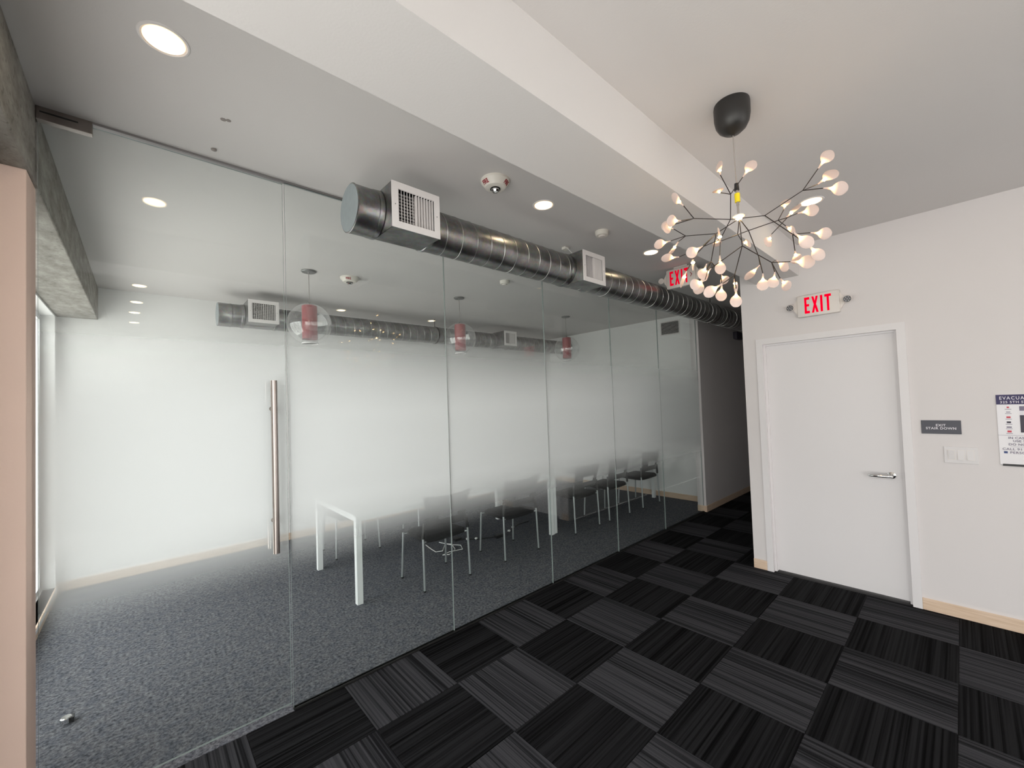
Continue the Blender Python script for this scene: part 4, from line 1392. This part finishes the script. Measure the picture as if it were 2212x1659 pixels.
def make_chair():
    t = thing('stacking_chair', 'black stacking chair', 'chair', group='black stacking chairs around the meeting tables')
    hw = 0.250
    for s in (-1, 1):
        # rear legs (towards -y), front legs (towards +y)
        MB().cyl((s * hw, -0.212, 0.012), (s * (hw - 0.006), -0.196, 0.472), 0.0105, n=14).build('leg', M['legsteel'], t, True)
        MB().cyl((s * hw, 0.212, 0.012), (s * (hw - 0.012), 0.190, 0.440), 0.0105, n=14).build('leg', M['legsteel'], t, True)
        for y in (-0.212, 0.212):
            MB().cyl((s * hw, y, 0.0), (s * hw, y, 0.014), 0.0115, n=12).build('foot_glide', M['black'], t)
        for y in (-0.197, 0.190):
            MB().cyl((s * (hw - 0.009), y, 0.428), (s * 0.196, y * 0.93, 0.428), 0.0075, n=10).build('seat_stub', M['legsteel'], t, True)
        MB().tube([(s * 0.198, -0.186, 0.428), (s * 0.195, -0.10, 0.425), (s * 0.195, 0.10, 0.425), (s * 0.198, 0.178, 0.428)], 0.009, 10).build('seat_rail', M['black'], t, True)
    # seat: cushion with waterfall front over a curved pan
    sm = MB()
    nx, ny = 12, 12

    def outline(u, v):
        x = u * (0.225 - 0.012 * v)
        y = v * 0.215
        # round the corners
        k = max(0.0, abs(u) ** 6 * abs(v) ** 6)
        return x * (1 - 0.10 * k), y * (1 - 0.10 * k)
    vs, fs = [], []
    for layer in (0, 1):
        for j in range(ny + 1):
            for i in range(nx + 1):
                u, v = -1 + 2 * i / nx, -1 + 2 * j / ny
                x, y = outline(u, v)
                ed = max(abs(u), abs(v))
                fall = -0.022 * max(0, v - 0.6) ** 2 / 0.16
                if layer:
                    z = 0.474 - 0.012 * (1 - u * u) * (1 - v * v) - 0.020 * max(0, ed - 0.8) ** 2 / 0.04 + fall
                else:
                    z = 0.424 - 0.036 * (1 - u ** 4) * (1 - v ** 4) + fall
                vs.append((x, y, z))
    n1 = (nx + 1) * (ny + 1)
    for j in range(ny):
        for i in range(nx):
            a = j * (nx + 1) + i
            fs.append((a, a + nx + 1, a + nx + 2, a + 1))
            fs.append((n1 + a, n1 + a + 1, n1 + a + nx + 2, n1 + a + nx + 1))
    for i in range(nx):
        fs.append((i, i + 1, n1 + i + 1, n1 + i))
        a = ny * (nx + 1) + i
        fs.append((a + 1, a, n1 + a, n1 + a + 1))
    for j in range(ny):
        a = j * (nx + 1)
        fs.append((a + nx + 1, a, n1 + a, n1 + a + nx + 1))
        a += nx
        fs.append((a, a + nx + 1, n1 + a + nx + 1, n1 + a))
    sm.add(vs, fs)
    sm.build('seat', M['blackfabric'], t, True)
    # curved back shell with a hand slot, flaring towards the top corners
    bm_ = MB()
    nu, nv = 20, 12

    def bp(u, v, off):
        x = u * (0.218 + 0.040 * v * v)
        z = 0.530 + 0.300 * v + 0.020 * v * u * u - 0.018 * (1 - v) * (1 - u * u) * -1
        y = -0.190 - 0.070 * v - 0.045 * (1 - u * u) + 0.010 * v * v
        return (x, y + off, z)
    idx = {}
    vs, fs = [], []
    for s, off in enumerate((0.0, 0.010)):
        for j in range(nv + 1):
            for i in range(nu + 1):
                idx[s, i, j] = len(vs)
                vs.append(bp(-1 + 2 * i / nu, j / nv, off))

    def solid(i, j):
        if not (0 <= i < nu and 0 <= j < nv):
            return False
        return not (5 <= i < nu - 5 and 3 <= j < 6)
    for j in range(nv):
        for i in range(nu):
            if not solid(i, j):
                continue
            fs.append((idx[0, i, j], idx[0, i + 1, j], idx[0, i + 1, j + 1], idx[0, i, j + 1]))
            fs.append((idx[1, i, j], idx[1, i, j + 1], idx[1, i + 1, j + 1], idx[1, i + 1, j]))
            for di, dj, (a, b) in ((-1, 0, ((i, j), (i, j + 1))), (1, 0, ((i + 1, j), (i + 1, j + 1))), (0, -1, ((i, j), (i + 1, j))), (0, 1, ((i, j + 1), (i + 1, j + 1)))):
                if not solid(i + di, j + dj):
                    fs.append((idx[0, a[0], a[1]], idx[0, b[0], b[1]], idx[1, b[0], b[1]], idx[1, a[0], a[1]]))
    bm_.add(vs, fs)
    bm_.build('backrest', M['black'], t, True)
    for s in (-1, 1):
        br = MB()
        br.tube([(s * (hw - 0.006), -0.196, 0.462), (s * (hw - 0.012), -0.196, 0.52), (s * (hw - 0.020), -0.197, 0.60)], 0.0150, 10)
        br.build('back_bracket', M['black'], t, True)
    return t


chair = make_chair()
spots = [(2.112, 3.481, 0, 'black chair tucked at the first table, nearest the glass door'),
         (3.065, 3.477, 0, 'black chair at the first table, second from the glass door'),
         (4.240, 3.490, 0, 'black chair at the second table beside where the tables meet'),
         (4.968, 3.490, 0, 'black chair in the middle of the second table, near side'),
         (5.842, 3.492, 0, 'black chair closest to the end wall, near side of the second table'),
         (1.830, 4.880, math.pi, 'black chair on the far side of the first table near the window'),
         (2.860, 4.900, math.pi, 'black chair on the far side of the first table, away from the window')]
for k, (x, y, rz, lab) in enumerate(spots):
    o = chair if k == 0 else copy_tree(chair)
    o.location = (x, y, 0)
    o.rotation_euler = (0, 0, rz)
    o['label'] = lab

# ------------------------------------------------------------------ cables under the table, door stop
wc = tag(MB().tube([(2.50, 4.34, 0.004), (2.47, 4.16, 0.004), (2.46, 4.05, 0.004), (2.53, 4.02, 0.004), (2.63, 4.14, 0.004), (2.68, 4.20, 0.006), (2.72, 4.12, 0.008), (2.66, 3.96, 0.004), (2.52, 3.87, 0.004), (2.46, 3.91, 0.004), (2.56, 3.93, 0.008), (2.72, 3.90, 0.004), (2.78, 4.02, 0.004), (2.70, 4.14, 0.004), (2.66, 4.30, 0.004)], 0.0045, 8).build('white_cable', M['cablewhite'], None, True),
         'white cable looped on the carpet under the chair nearest the door', 'cable')
ps = thing('power_cord', 'black power cord with adapters lying under the first table', 'power cord', (0, 0, 0))
MB().tube([(2.86, 4.20, 0.006), (2.93, 4.15, 0.006), (3.02, 4.05, 0.006), (3.15, 3.98, 0.006), (3.27, 3.92, 0.008), (3.40, 3.93, 0.006), (3.52, 3.98, 0.006), (3.66, 4.06, 0.006), (3.80, 4.10, 0.006), (3.98, 4.10, 0.006)], 0.006, 8).build('cord', M['black'], ps, True)
MB().bbox(3.22, 3.33, 3.88, 3.94, 0, 0.034, 0.004).build('adapter', M['black'], ps)
MB().box(3.331, 3.334, 3.888, 3.932, 0.006, 0.030).build('adapter_label', M['cablewhite'], ps)
MB().bbox(2.81, 2.90, 4.17, 4.23, 0, 0.030, 0.004).build('adapter', M['black'], ps)
for x, y in ((2.95, 4.12), (3.03, 4.05), (3.50, 3.97), (3.64, 4.05)):
    MB().lathe([(0.012, -0.014), (0.014, -0.006), (0.014, 0.006), (0.012, 0.014)], (x, y, 0.015), 14, 'x').build('cord_tie', M['cablewhite'], ps, True)
ds = thing('door_stop', 'small chrome and black floor stop on the grey carpet behind the door', 'door stop', (-0.316, 3.336, 0))
MB().lathe([(0.0, 0.034), (0.020, 0.034), (0.024, 0.030), (0.025, 0.0)], n=28).build('body', M['chrome'], ds, True)
MB().box(0.004, 0.031, -0.021, 0.021, 0.004, 0.030).build('rubber_buffer', M['black'], ds)
